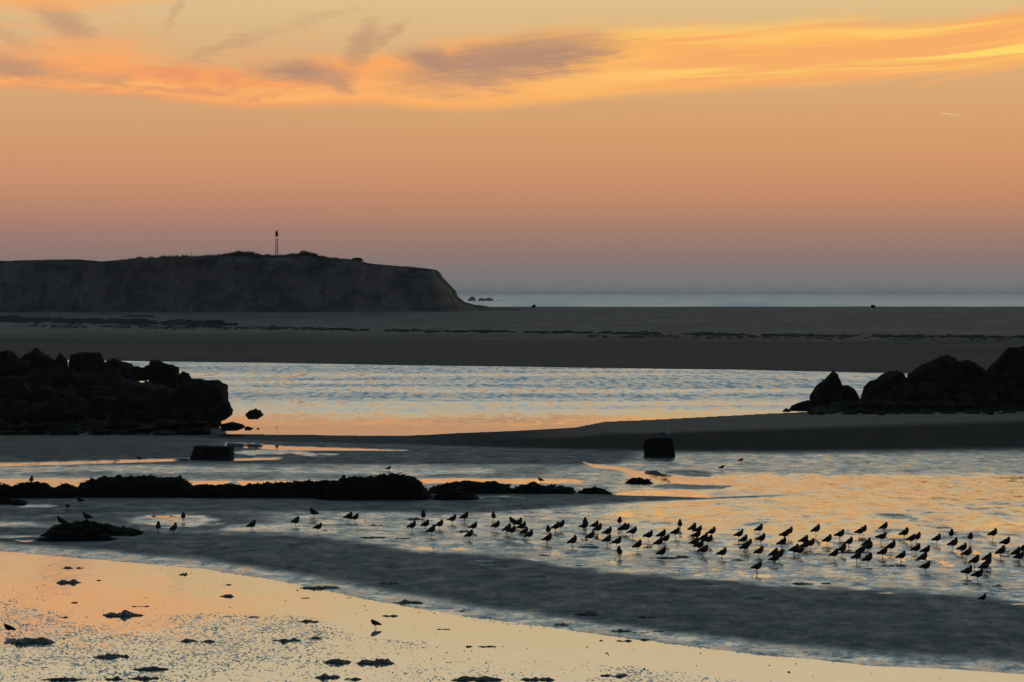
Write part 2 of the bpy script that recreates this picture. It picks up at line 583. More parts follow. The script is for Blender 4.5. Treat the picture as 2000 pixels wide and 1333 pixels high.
# ------------------------------------------------------------------ tidal flat (the near sand, from below the camera to the channel)
def flat_height(px, py):
    """height in metres, film and moist amounts of the near sand at picture column px and flat-ground row py"""
    Y = CAMH * F / (py - HZ)
    X = (px - 1000.0) / F * Y
    big = fbm(X / 9.0, Y / 14.0, 1, 4)
    med = fbm(X / 2.2, Y / 4.0, 5, 4)
    rip = fbm(X / 0.55, Y / 0.9, 9, 3)
    fin = fbm(X / 0.036, Y / 0.12, 13, 2)
    jit = med * 14.0 + rip * 7.0
    x, yj = px + med * 60.0, py + jit * np.clip((py - 840.0) / 260.0, 0.25, 1.0)

    def E2(cx, cy, rx, ry, soft=0.5):
        d = ((px - cx + med * rx * 0.8) / rx) ** 2 + ((py - cy + jit * ry / 22.0) / ry) ** 2
        return 1.0 - sst(1.0 - soft, 1.0 + soft, d + med * 1.8 + rip * 1.0)

    def lay(h, v, a):
        return h + (v - h) * a

    h = 1.0 + 1.1 * med + 0.6 * rip
    # --- flats between the bank and the reef
    flats = 1.0 - sst(960, 985, py)
    h = lay(h, 4.5 + 2.5 * med, (1 - sst(903, 912, yj)) * (1 - sst(1130, 1300, px)))
    h = lay(h, 1.5 + 1.6 * med + 0.7 * rip, sst(903, 912, yj) * (1 - sst(958, 975, yj)) * (1 - sst(1060, 1180, px)))
    h = lay(h, 0.35 + 0.6 * rip, E2(800, 922, 190, 6, 0.8))
    h = lay(h, 0.7 + 0.8 * rip, E2(250, 918, 330, 6, 0.8))
    # left smooth sand shoulder
    h = lay(h, 13.0, sst(846, 862, py) * (1 - sst(880, 901 - 6 * px / 400, py)) * (1 - sst(300, 470, px)))
    # narrow water lines and pools
    ln = np.abs(py - (908 - 0.026 * px))
    h = lay(h, -1.5, (1 - sst(2.0, 4.6, ln + rip * 1.0)) * (1 - sst(360, 390, px)))
    h = lay(h, -1.2, (1 - sst(1.8, 4.0, np.abs(py - (899 - 0.03 * (px - 456))) + rip)) * sst(380, 440, px) * (1 - sst(530, 575, px)))
    h = lay(h, 0.2 + 0.8 * rip, E2(520, 886, 95, 6, 0.7))
    tp = ip(px, [(420, 864), (480, 866), (560, 872), (700, 876), (800, 880)])
    bt_ = ip(px, [(420, 872), (500, 878), (620, 881.5), (800, 881.5)])
    h = lay(h, -1.6, sst(tp - 1.2, tp + 1.2, py) * (1 - sst(bt_ - 1.2, bt_ + 1.2, py)) * sst(428, 450, px) * (1 - sst(790, 806, px)))
    h = lay(h, -0.45 + 1.6 * rip + 1.2 * med, sst(931, 937, yj + ip(px, [(0, 0), (200, -1), (330, -5), (640, -4), (740, -1)])) * (1 - sst(955, 962, py))
            * (1 - sst(640, 760, px)))
    h = lay(h, -0.7 + 1.0 * rip, (1 - sst(3.0, 6.5, np.abs(yj - 940))) * sst(720, 770, px) * (1 - sst(1100, 1180, px)))
    h = lay(h, -1.0, E2(965, 973, 42, 3.4))
    # --- right-hand wet flat
    right = sst(1140, 1320, px + (py - 905) * 2.2) * sst(895, 903, yj * 0.35 + py * 0.65)
    h = lay(h, 0.6 + 1.6 * med + 1.6 * rip + 0.4 * fin, right * (1 - sst(990, 1010, py)))
    mir = right * sst(921, 934, yj) * (1 - sst(1020, 1065, yj)) * sst(1150, 1420, px)
    h = lay(h, 0.10 + 0.6 * med + 1.4 * rip + 0.6 * fin, mir)
    h = lay(h, 1.9 + rip, E2(1345, 926, 62, 8))
    h = lay(h, 1.9 + rip, E2(1350, 951, 80, 6))
    h = lay(h, 1.1 + rip, E2(1480, 966, 170, 9, 0.8))
    h = lay(h, 1.2 + rip, E2(1480, 918, 60, 4, 0.8))
    h = lay(h, 0.9 + rip, E2(1760, 921, 260, 8, 0.9))
    # creek
    cy = ip(px, [(1138, 904), (1165, 911), (1200, 915), (1245, 925), (1290, 933), (1340, 939), (1420, 942)])
    cw = ip(px, [(1138, 1.4), (1165, 3), (1200, 2.6), (1245, 6), (1290, 7), (1340, 6), (1420, 6)])
    h = lay(h, -1.6 + 0.8 * rip, (1 - sst(0.6, 1.4, np.abs(py - cy) / cw + med * 1.6)) * sst(1134, 1142, px) * (1 - sst(1375, 1450, px)))
    wt = ip(px, [(1190, 965), (1230, 962), (1290, 958), (1335, 956), (1365, 963), (1388, 972)]) + 4 * rip + 3 * med
    wb = ip(px, [(1190, 967), (1388, 973)])
    h = lay(h, -1.6, sst(wt - 1, wt + 1.5, py) * (1 - sst(wb - 1, wb + 1.5, py)) * sst(1192, 1210, px) * (1 - sst(1375, 1390, px)))
    # --- smooth tongue of damp sand behind the birds
    ct = ip(px, [(0, 1012), (300, 1000), (560, 1000), (960, 1002), (1100, 991), (1250, 981), (1400, 975), (1570, 969)])
    et = ip(px, [(0, 960), (1130, 962), (1195, 968), (1385, 973), (1570, 966)])
    ton = sst(et - 2, et + 3, py) * (1 - sst(ct - 9, ct + 5, py + rip * 5)) * (1 - sst(1420, 1590, px))
    h = lay(h, 5.0 + 0.6 * rip, ton)
    h = lay(h, -0.8, E2(968, 974, 44, 3.2))
    h = lay(h, 0.5, E2(80, 990, 55, 4))
    # --- bird flat: film with shallow puddles
    bt = ip(px, [(0, 1030), (280, 1036), (420, 1042), (560, 1048), (700, 1062), (800, 1076), (1000, 1092), (1200, 1118), (1500, 1142),
                 (1800, 1162), (2000, 1176)])
    birds = sst(ct - 4, ct + 8, py) * (1 - sst(bt - 14, bt + 14, yj))
    wl = ip(px, [(0, 1.6), (420, 1.2), (560, 0.9), (800, 0.85), (1100, 0.8), (1400, 0.72), (2000, 0.7)])
    h = lay(h, wl + 1.5 * med + 1.9 * rip + 0.5 * fin, birds * sst(560, 640, px))
    lf = birds * (1 - sst(400, 600, px))
    h = lay(h, 3.6 + rip, lf * 0.85)
    h = lay(h, 0.4 + rip, E2(340, 1016, 90, 11, 0.8))
    h = lay(h, -0.5 + rip, E2(318, 1009, 36, 2.4))
    h = lay(h, 0.5 + rip, E2(40, 1030, 70, 10, 0.8))
    h = lay(h, 0.3 + rip, E2(560, 1032, 120, 8, 0.8))
    h = lay(h, -1.0, E2(96, 1033, 16, 1.6))
    # --- damp bank between the birds and the near pool
    pa = ip(px, [(-700, 1040), (0, 1074), (200, 1089), (400, 1107), (560, 1133), (700, 1164), (900, 1199), (1050, 1219), (1250, 1246),
                 (1500, 1276), (1700, 1296), (2000, 1313), (2700, 1350)])
    wid = ip(px, [(0, 26), (400, 34), (800, 52), (1200, 52), (2000, 58)])
    up = pa - (py + jit * 0.5)
    bank = 6.0 * sst(0, wid, up) * sst(-20, 26, yj - bt)
    h = lay(h, bank, sst(-4, 4, up) * sst(-22, 16, yj - bt))
    h = lay(h, -0.9, E2(52, 1058, 26, 3.5))
    h = lay(h, 0.4, E2(40, 1050, 70, 5, 0.8))
    for cx, cy_, rx in ((946, 1097, 17), (955, 1106, 20), (1045, 1132, 18), (1468, 1175, 17), (832, 1073, 14), (1890, 1178, 22), (1975, 1181, 24),
                        (900, 1073, 14), (985, 1112, 12), (1380, 1146, 20), (1730, 1160, 16)):
        h = lay(h, -0.8, E2(cx, cy_, rx * 1.1, 1.9))
    # --- near pool
    dn = -up
    cl = ip(px, [(-700, 1060), (0, 1112), (60, 1132), (160, 1180), (600, 1192), (700, 1230), (1000, 1268), (1300, 1300), (1600, 1328), (2000, 1362), (2700, 1400)])
    patchy = sst(-0.12, 0.16, fbm(X / 3.0, Y / 7.0, 41, 3) + np.clip((py - cl - 20) / 260.0, 0, 0.16))
    shallow = sst(-14, 22, py - cl + med * 30)
    edgez = (1 - sst(6, 34, dn)) * sst(360, 520, px) * (1 - sst(1300, 1700, px))
    pool = -1.3 * sst(0, 16, dn)
    sp_ = -0.54 + 0.46 * patchy + 1.9 * fin + 0.3 * rip
    pool = lay(pool, sp_, np.clip(shallow + edgez * 0.8, 0, 1))
    h = lay(h, pool, sst(-1, 8, dn))
    h = h + 0.22 * fin * (h > -1.0)
    # --- amounts of water film / moisture
    filmv = 1.0 - sst(0.3, 3.4, h)
    moistv = np.ones_like(h)
    lsh = (1 - sst(300, 470, px)) * sst(846, 862, py) * (1 - sst(890, 904, py))
    moistv = lay(moistv, 0.55, lsh)
    hm = h / 100.0
    # --- sand bank on the right and the low bar before the channel
    crest = [(-700, 852, .05), (300, 849, .05), (430, 847.5, .06), (560, 849, .07), (700, 851, .07), (795, 851, .08), (900, 846, .13), (1000, 842, .17), (1125, 835, .2),
             (1180, 824, .34), (1300, 818.5, .4), (1500, 808, .48), (1700, 799, .55), (2000, 787, .64), (2700, 770, .7)]
    Hc = ip(px, [(c[0], c[2]) for c in crest])
    yc = ip(px, [(c[0], c[1]) for c in crest]) + 0.7 * fbm(px / 60.0, px * 0.0, 77, 3)
    Yc = (CAMH - Hc) * F / (yc - HZ)
    yf = ip(px, [(-700, 858), (430, 860), (560, 866), (795, 872), (1000, 880), (1260, 889), (1500, 893), (2000, 890), (2700, 888)])
    Yf = CAMH * F / (yf - HZ)
    t = (Y - Yf) / (Yc - Yf)
    prof = np.interp(t, [-0.35, 0.0, 0.12, 0.5, 0.8, 1.0], [0.0, 0.04, 0.16, 0.74, 0.93, 1.0])
    bankm = Hc * prof + 0.012 * med * sst(0.1, 0.4, t)
    back = Hc - 0.02 - 0.045 * (Y - Yc)
    hm = np.where(t > 0, hm * (1 - sst(0, 0.3, t)) + bankm, hm + bankm)
    hm = np.where(t > 1.0, np.maximum(back, -0.6), hm)
    seep = sst(0.0, 0.15, t)
    filmv = filmv * (1 - seep)
    moistv = lay(moistv, 0.95 - 0.75 * sst(0.46, 0.60, t), seep * sst(900, 1250, px))
    moistv = lay(moistv, 1.0, (t > 1.02) * 1.0)
    sheenv = 1.0 - 0.92 * seep * sst(600, 1150, px) - 0.6 * seep * (1 - sst(600, 1150, px))
    sheenv = np.minimum(sheenv, 1.0 - 0.62 * lsh)
    calmv = np.clip(0.26 + 0.56 * mir + (0.42 * sst(1000, 1600, px) + 0.14) * birds * (1 - sst(1010, 1110, py) * 0.85), 0, 1)
    return hm, filmv, moistv, X, Y, sheenv, calmv


cols = np.concatenate([np.arange(-700, -40, 14.0), np.arange(-40, 2041, 2.0), np.arange(2054, 2701, 14.0)])
rows = np.concatenate([np.arange(784, 846, 1.0), np.arange(846, 1346, 1.25), np.arange(1352, 1500, 12.0), np.arange(1520, 2700, 60.0)])
GX, GY = np.meshgrid(cols, rows)
hm, filmv, moistv, X, Y, sheenv, calmv = flat_height(GX, GY)
V = np.stack([X, Y, hm], -1)
grid('tidal_flat', V, M_FLAT, {'film': filmv, 'moist': moistv, 'sheen': sheenv, 'calm': calmv}, 'structure')


def flat_z(px, py):
    return float(hm[int(np.argmin(np.abs(rows - py))), int(np.argmin(np.abs(cols - px)))])


def sheet(name, x0, x1, y0, y1, z, mat, n=2):
    xs = np.linspace(x0, x1, n); ys = np.linspace(y0, y1, n)
    A, B = np.meshgrid(xs, ys)
    return grid(name, np.stack([A, B, np.full_like(A, z)], -1), mat, None, 'structure')


sheet('tide_pool_water', -70, 70, 22, 141.0, 0.0, M_POOL, 8)
sheet('channel_water', -160, 160, 141.0, 335, 0.0, M_CHAN, 8)
sheet('sea_water', -60000, 60000, 545, 60000, 0.0, M_SEA, 2)
sheet('sea_bed', -60000, 60000, -3000, 60000, -2.5, M_BED, 2)

# ------------------------------------------------------------------ sand bar across the channel
def bar_height(X, Y):
    px = 1000.0 + X / 300.0 * F
    ys = ip(px, [(-6000, 690), (0, 702), (240, 706), (500, 709), (800, 714), (1100, 718), (1400, 722.5), (1720, 731), (2000, 735), (6000, 760)])
    Ys = CAMH * F / (ys - HZ) + 1.5 * fbm(X / 7.0, X * 0, 3, 3)
    t = (Y - Ys) / (500.0 - Ys)
    h = 5.1 * np.interp(t, [-0.3, 0.0, 0.06, 0.30, 0.42, 0.50, 0.56, 0.8, 1.0, 1.1, 1.4], [-0.35, 0.0, 0.06, 0.30, 0.42, 0.475, 0.49, 0.80, 1.0, 0.98, -0.3])
    h = h + sst(0.03, 0.2, t) * (0.16 * fbm(X / 22.0, Y / 14.0, 23, 4) + 0.10 * fbm(X / 4.0, Y / 3.0, 29, 3))
    h = h - sst(0.03, 0.2, t) * (1 - sst(0.4, 0.5, t)) * 0.12 * np.abs(fbm(X / 60.0, Y / 3.0, 37, 3)) * 2
    return h, t


bx = np.concatenate([np.arange(-420, -95, 6.0), np.arange(-95, 95, 0.7), np.arange(95, 420, 6.0)])
by = np.concatenate([np.arange(255, 460, 0.9), np.arange(460, 505, 0.7), np.arange(505, 600, 5.0)])
A, B = np.meshgrid(bx, by)
# follow the view fan a little so that rows stay fine where they are seen
hB, tB = bar_height(A, B)
moB = (1 - sst(0.28, 0.46, tB + 0.10 * fbm(A / 30.0, B / 12.0, 51, 3))) * 0.9 + 0.12 * sst(-0.1, 0.2, fbm(A / 18.0, B / 8.0, 57, 4))
grid('sand_bar', np.stack([A, B, hB], -1), M_BAR, {'moist': np.clip(moB, 0, 1)}, 'structure')

# ------------------------------------------------------------------ dune with a cut face
TOP = [(-3000, 520), (-400, 513), (0, 511), (100, 508), (150, 508), (200, 512), (230, 509), (270, 505.5), (350, 503), (440, 499), (480, 497), (500, 500.5), (540, 501),
       (570, 499.5), (600, 497), (630, 503), (690, 508), (715, 515), (760, 519), (805, 522), (838, 525), (848, 527), (856, 541), (870, 556), (882, 568), (886, 580),
       (902, 592), (925, 598), (965, 602), (1100, 606)]


def dune_height(X, Y):
    px = 1000.0 + X / 488.0 * F
    top = CAMH + (HZ - ip(px + 1.2 * fbm(X / 3.0, Y / 3.0, 91, 3), TOP)) * 488.0 / F
    base, _ = bar_height(X, np.minimum(Y, 505.0))
    foot = 473.5 + 2.5 * fbm(X / 14.0, X * 0, 61, 3) + 1.2 * fbm(X / 3.0, X * 0, 63, 3)
    wid = 13.0 + 3.0 * fbm(X / 20.0, X * 0, 67, 2)
    s = np.clip((Y - foot) / wid, 0, 1)
    gul = fbm(X / 2.2, Y / 9.0, 71, 4) * 0.26 + fbm(X / 9.0, Y / 9.0, 73, 3) * 0.24
    s2 = np.clip(s + gul * s * (1 - s) * 4 * 0.6, 0, 1)
    f = np.interp(s2, [0, 0.1, 0.45, 0.62, 0.80, 0.92, 1.0], [0, 0.05, 0.38, 0.60, 0.86, 0.97, 1.0])
    z = base - 0.25 + (np.maximum(top - base, 0) + 0.25) * f
    z = z + 0.25 * fbm(X / 5.0, Y / 5.0, 79, 3) * (s > 0.99)
    z = z - (top + 3.0) * sst(520, 600, Y) * f
    z = np.where(top < base + 0.05, base - 0.6, z)
    return z, s


dxs = np.concatenate([np.arange(-300, -95, 4.0), np.arange(-95, 2.0, 0.45)])
dys = np.concatenate([np.arange(468, 492, 0.35), np.arange(492, 520, 2.0), np.arange(520, 606, 6.0)])
A, B = np.meshgrid(dxs, dys)
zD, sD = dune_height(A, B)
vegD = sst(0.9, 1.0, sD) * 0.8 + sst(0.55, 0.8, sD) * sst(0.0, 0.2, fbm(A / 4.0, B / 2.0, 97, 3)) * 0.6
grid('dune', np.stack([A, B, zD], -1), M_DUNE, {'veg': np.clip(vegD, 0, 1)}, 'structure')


def dune_z(X, Y):
    return float(dune_height(np.array([X]), np.array([Y]))[0][0])


def bar_z(X, Y):
    return float(bar_height(np.array([X]), np.array([Y]))[0][0])


# ------------------------------------------------------------------ sea haze
HZM = bpy.data.materials.new('sea_haze')
HZM.use_nodes = True
E.tree = HZM.node_tree
E.tree.nodes.clear()
out = N('ShaderNodeOutputMaterial')
vol = N('ShaderNodeVolumePrincipled')
vol.inputs['Color'].default_value = (0.92, 0.95, 1.0, 1)
vol.inputs['Density'].default_value = 0.00008
vol.inputs['Anisotropy'].default_value = 0.3
link(vol.outputs[0], out.inputs['Volume'])
hv = [(a * 61000.0, b, c) for c in (-4.0, 21.0) for a, b in ((-1, -4000.0), (1, -4000.0), (1, 61000.0), (-1, 61000.0))]
hz = link_obj('haze', mesh('haze', hv, [(0, 3, 2, 1), (4, 5, 6, 7), (0, 1, 5, 4), (1, 2, 6, 5), (2, 3, 7, 6), (3, 0, 4, 7)], False), HZM)
tag(hz, 'thin sea haze over the water and the far sand', 'haze', None, 'stuff')

# ------------------------------------------------------------------ small mesh builders
class MB:
    def __init__(self):
        self.v, self.f = [], []

    def add(self, v, f):
        k = len(self.v)
        self.v += [tuple(q) for q in v]
        self.f += [tuple(i + k for i in q) for q in f]

    def tube(self, pts, rad, n=6):
        pts = [Vector(q) for q in pts]
        v, f = [], []
        for i, q in enumerate(pts):
            d = (pts[min(i + 1, len(pts) - 1)] - pts[max(i - 1, 0)]).normalized()
            a = d.orthogonal().normalized(); b = d.cross(a)
            r = rad[i] if isinstance(rad, (list, tuple)) else rad
            for k in range(n):
                t = 2 * math.pi * k / n
                v.append(q + a * math.cos(t) * r + b * math.sin(t) * r)
        for i in range(len(pts) - 1):
            for k in range(n):
                f.append((i * n + k, i * n + (k + 1) % n, (i + 1) * n + (k + 1) % n, (i + 1) * n + k))
        f.append(tuple(range(n - 1, -1, -1)))
        f.append(tuple((len(pts) - 1) * n + k for k in range(n)))
        self.add(v, f)

    def box(self, x0, x1, y0, y1, z0, z1):
        v = [(x0, y0, z0), (x1, y0, z0), (x1, y1, z0), (x0, y1, z0), (x0, y0, z1), (x1, y0, z1), (x1, y1, z1), (x0, y1, z1)]
        self.add(v, [(0, 3, 2, 1), (4, 5, 6, 7), (0, 1, 5, 4), (1, 2, 6, 5), (2, 3, 7, 6), (3, 0, 4, 7)])

    def build(self, name, mat, parent=None, loc=None, smooth=True):
        return link_obj(name, mesh(name, self.v, self.f, smooth), mat, parent, loc)


def hull_mesh(name, pts, bev=0.12, rough=0.05, seed=0, sub=1, freq=1.6):
    bm = bmesh.new()
    for q in pts:
        bm.verts.new(q)
    r = bmesh.ops.convex_hull(bm, input=bm.verts)
    junk = [g for g in r['geom_interior'] + r['geom_unused'] if isinstance(g, bmesh.types.BMVert) and g.is_valid]
    if junk:
        bmesh.ops.delete(bm, geom=list(set(junk)), context='VERTS')
    bmesh.ops.dissolve_limit(bm, angle_limit=R(14), verts=bm.verts, edges=bm.edges)
    if bev:
        bmesh.ops.bevel(bm, geom=list(bm.edges), offset=bev, segments=1, affect='EDGES', clamp_overlap=True)
    bmesh.ops.triangulate(bm, faces=bm.faces)
    for _ in range(sub):
        bmesh.ops.subdivide_edges(bm, edges=bm.edges, cuts=1, use_grid_fill=True)
    for v in bm.verts:
        q = v.co * freq + Vector((seed * 3.7, seed * 1.3, seed * 7.1))
        v.co += v.co.normalized() * (mnoise.fractal(q, 1.0, 2.0, 4) * rough)
    me = bpy.data.meshes.new(name)
    bm.to_mesh(me)
    bm.free()
    return me


def boulder(w, d, h, seed, name='boulder'):
    rnd = random.Random(seed)
    pts = []
    for _ in range(18):
        a, c = rnd.uniform(0, 2 * math.pi), rnd.uniform(-1, 1)
        s = math.sqrt(max(0, 1 - c * c))
        k = rnd.uniform(0.85, 1.05)
        pts.append(Vector((math.cos(a) * s * w / 2 * k, math.sin(a) * s * d / 2 * k, c * h / 2 * k)))
    return hull_mesh(name, pts, 0.03 * min(w, d, h), 0.09 * min(w, d, h), seed, 1, 1.6 / max(0.3, min(w, h)))


def outline_rock(name, outline, Y, depth, seed, mat, label, cat, group=None):
    rnd = random.Random(seed)
    cx = sum(p[0] for p in outline) / len(outline)
    low = max(p[1] for p in outline)
    c = at_depth(cx, low, Y)
    pts = []
    k = Y / F
    for (px, py) in outline:
        q = at_depth(px, py, Y)
        pts.append(Vector((q.x - c.x, rnd.uniform(-0.18, 0.18) * depth, q.z - c.z)))
        cz = (sum(p[1] for p in outline) / len(outline))
        for sgn in (-1, 1):
            s = rnd.uniform(0.66, 0.95)
            u = at_depth(cx + (px - cx) * s, cz + (py - cz) * (s if py < cz else 1.0), Y)
            pts.append(Vector((u.x - c.x, sgn * depth * rnd.uniform(0.38, 0.5), u.z - c.z)))
    sz = min(max(p[0] for p in outline) - min(p[0] for p in outline), low - min(p[1] for p in outline)) * k
    me = hull_mesh(name, pts, 0.02 * sz, 0.10 * sz, seed, 2, 2.6 / max(0.3, sz))
    return tag(link_obj(name, me, mat, None, c), label, cat, group)


# ------------------------------------------------------------------ labels told by what stands beside
ORD = ['next', 'second', 'third', 'fourth', 'fifth']
DIRS = [('to the right of', 0), ('behind and right of', 45), ('behind', 90), ('behind and left of', 135),
        ('to the left of', 180), ('in front and left of', 225), ('in front of', 270), ('in front and right of', 315)]


def relate(items, anchors, desc, what, ymul=1.6):
    """items: {id: (px, py)}; anchors: {id: (phrase, (px, py))}. Returns {id: label}: each item is the n-th of all items in one of
    eight directions from a landmark"""
    pool = {}
    allp = dict(items)
    for a, (ph, (ax, ay)) in anchors.items():
        sec = {}
        for i, (px, py) in allp.items():
            if i == a:
                continue
            ddx, ddy = px - ax, -(py - ay) * ymul
            ang = math.degrees(math.atan2(ddy, ddx)) % 360
            k = int(((ang + 22.5) % 360) // 45)
            sec.setdefault(k, []).append((math.hypot(ddx, ddy), i))
        for k, l in sec.items():
            l.sort()
            for n, (d, i) in enumerate(l[:4]):
                pool.setdefault(i, []).append((n * 60 + d, n, k, ph))
    out = {}
    for i in items:
        if i in pool:
            d, n, k, ph = min(pool[i])
            if n == 0:
                out[i] = f'{desc(i)}, next {DIRS[k][0]} {ph}'
            else:
                out[i] = f'{desc(i)}, {ORD[n]} {what} {DIRS[k][0]} {ph}'
    return out


# ------------------------------------------------------------------ left rock mound
LR = [
    ([(-60, 700), (0, 691), (20, 685), (30, 690), (38, 722), (-60, 750)], 160, 'rounded dark boulder at the far left end of the mound top'),
    ([(32, 704), (50, 691), (62, 688), (66, 722), (32, 735)], 161, 'low flat boulder between the two humped tops of the left mound'),
    ([(57, 693), (72, 682), (84, 687), (106, 703), (104, 745), (52, 745)], 160, 'highest peaked boulder on the crest of the left rock mound'),
    ([(102, 706), (117, 689), (131, 703), (136, 735), (102, 738)], 160.5, 'small pointed boulder between the peaked and the long crest boulders'),
    ([(134, 706), (138, 693), (152, 698), (176, 688), (195, 689), (203, 704), (204, 748), (134, 745)], 159.5, 'long crest boulder with a notched top on the left mound'),
    ([(200, 714), (217, 700), (226, 699), (243, 709), (262, 722), (264, 755), (198, 755)], 159, 'sloping boulder silhouetted where the channel begins behind the mound'),
    ([(256, 722), (265, 716), (281, 719), (290, 742), (256, 748)], 158.5, 'small low boulder in the dip before the slab-topped block'),
    ([(292, 722), (295, 704), (330, 710), (351, 717), (352, 757), (320, 768), (286, 752)], 158, 'slab-topped square boulder standing up against the channel'),
    ([(278, 722), (286, 714), (296, 713), (300, 740), (278, 745)], 157.5, 'little boulder leaning on the slab-topped square boulder'),
    ([(348, 733), (357, 727), (368, 728), (374, 742), (374, 765), (348, 765)], 157, 'knob of rock below the slab-topped boulder'),
    ([(322, 768), (372, 741), (400, 743), (426, 745), (441, 756), (447, 785), (443, 805), (380, 818), (322, 812)], 154, 'big rounded boulder at the seaward end of the left mound'),
    ([(405, 806), (446, 783), (456, 799), (453, 812), (440, 821), (410, 824)], 152, 'bulging boulder low on the seaward end of the mound'),
    ([(430, 829), (450, 823), (472, 829), (480, 835), (468, 841), (432, 842)], 149, 'low wet rock trailing from the mound end into the water'),
    ([(478, 834), (486, 833), (496, 837), (490, 841), (478, 841)], 149, 'small wet rock at the tip of the trailing rocks'),
    ([(501, 837), (505, 835.5), (508, 838), (504, 840), (501, 840)], 149, 'tiniest rock, just off the tip of the trailing rocks'),
    ([(479, 812), (487, 803), (500, 799), (510, 803), (514, 812), (505, 819), (486, 819)], 156, 'single round rock standing alone in the orange channel water'),
]
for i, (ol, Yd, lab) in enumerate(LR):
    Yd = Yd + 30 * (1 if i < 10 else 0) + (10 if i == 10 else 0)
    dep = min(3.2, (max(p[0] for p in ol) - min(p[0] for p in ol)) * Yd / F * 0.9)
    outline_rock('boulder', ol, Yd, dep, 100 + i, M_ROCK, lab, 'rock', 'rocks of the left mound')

rnd = random.Random(4)
# the dark mass of the mound: boulders stacked in courses, nearer ones lower
sky_l = [(-160, 705), (0, 700), (60, 700), (200, 712), (260, 730), (290, 735), (350, 745), (400, 765), (440, 790), (450, 815)]
n = 0
for ci, (yc, Yd) in enumerate([(715, 187), (732, 183), (752, 177), (774, 171), (796, 165), (816, 159), (833, 154), (845, 150.5)]):
    px = -150.0 + rnd.uniform(0, 30)
    while px < 440:
        w = rnd.uniform(44, 84)
        cx = px + w / 2
        top = float(ip(cx, sky_l))
        lim = 415 - (6 if ci > 4 else 20)
        hgt = rnd.uniform(32, 50) if ci < 6 else rnd.uniform(14, 24)
        if yc - hgt / 2 > top + 4 and cx < lim:
            c = at_depth(cx, yc + rnd.uniform(-5, 5), Yd + rnd.uniform(-0.6, 0.6))
            k = Yd / F
            me = boulder(w * k * 1.15, rnd.uniform(1.8, 2.8), hgt * k * 1.25, 300 + n)
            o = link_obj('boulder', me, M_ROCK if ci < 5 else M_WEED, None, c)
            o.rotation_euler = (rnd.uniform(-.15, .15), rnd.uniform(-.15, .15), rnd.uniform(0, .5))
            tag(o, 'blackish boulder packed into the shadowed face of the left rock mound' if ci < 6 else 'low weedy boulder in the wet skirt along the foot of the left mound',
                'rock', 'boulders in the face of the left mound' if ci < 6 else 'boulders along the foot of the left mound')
            n += 1
        px += w * rnd.uniform(0.66, 0.85)


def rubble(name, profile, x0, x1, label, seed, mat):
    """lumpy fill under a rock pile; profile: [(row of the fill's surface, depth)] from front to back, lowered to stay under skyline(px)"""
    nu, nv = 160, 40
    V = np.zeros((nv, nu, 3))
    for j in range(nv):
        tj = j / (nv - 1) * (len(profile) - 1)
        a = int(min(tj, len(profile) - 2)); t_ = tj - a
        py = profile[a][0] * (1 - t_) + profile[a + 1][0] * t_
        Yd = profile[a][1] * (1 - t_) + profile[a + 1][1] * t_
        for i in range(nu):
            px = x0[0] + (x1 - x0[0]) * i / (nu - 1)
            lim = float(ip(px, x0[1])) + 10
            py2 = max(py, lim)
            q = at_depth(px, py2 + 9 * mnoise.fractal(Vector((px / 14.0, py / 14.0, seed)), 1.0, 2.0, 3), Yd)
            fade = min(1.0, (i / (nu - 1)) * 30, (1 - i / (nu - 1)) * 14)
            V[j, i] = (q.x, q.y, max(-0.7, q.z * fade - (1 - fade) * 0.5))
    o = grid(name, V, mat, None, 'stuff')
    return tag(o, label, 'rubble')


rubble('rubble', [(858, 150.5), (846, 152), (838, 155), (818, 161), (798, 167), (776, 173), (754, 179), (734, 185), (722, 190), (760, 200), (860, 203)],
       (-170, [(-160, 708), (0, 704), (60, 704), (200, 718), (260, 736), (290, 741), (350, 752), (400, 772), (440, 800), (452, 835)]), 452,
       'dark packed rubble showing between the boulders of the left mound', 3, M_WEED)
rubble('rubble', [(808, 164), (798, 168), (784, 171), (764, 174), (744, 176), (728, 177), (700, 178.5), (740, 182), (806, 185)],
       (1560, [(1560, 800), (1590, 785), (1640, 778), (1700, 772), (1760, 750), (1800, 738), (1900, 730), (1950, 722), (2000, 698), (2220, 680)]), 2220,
       'dark packed rubble showing between the boulders of the right pile', 5, M_WEED)

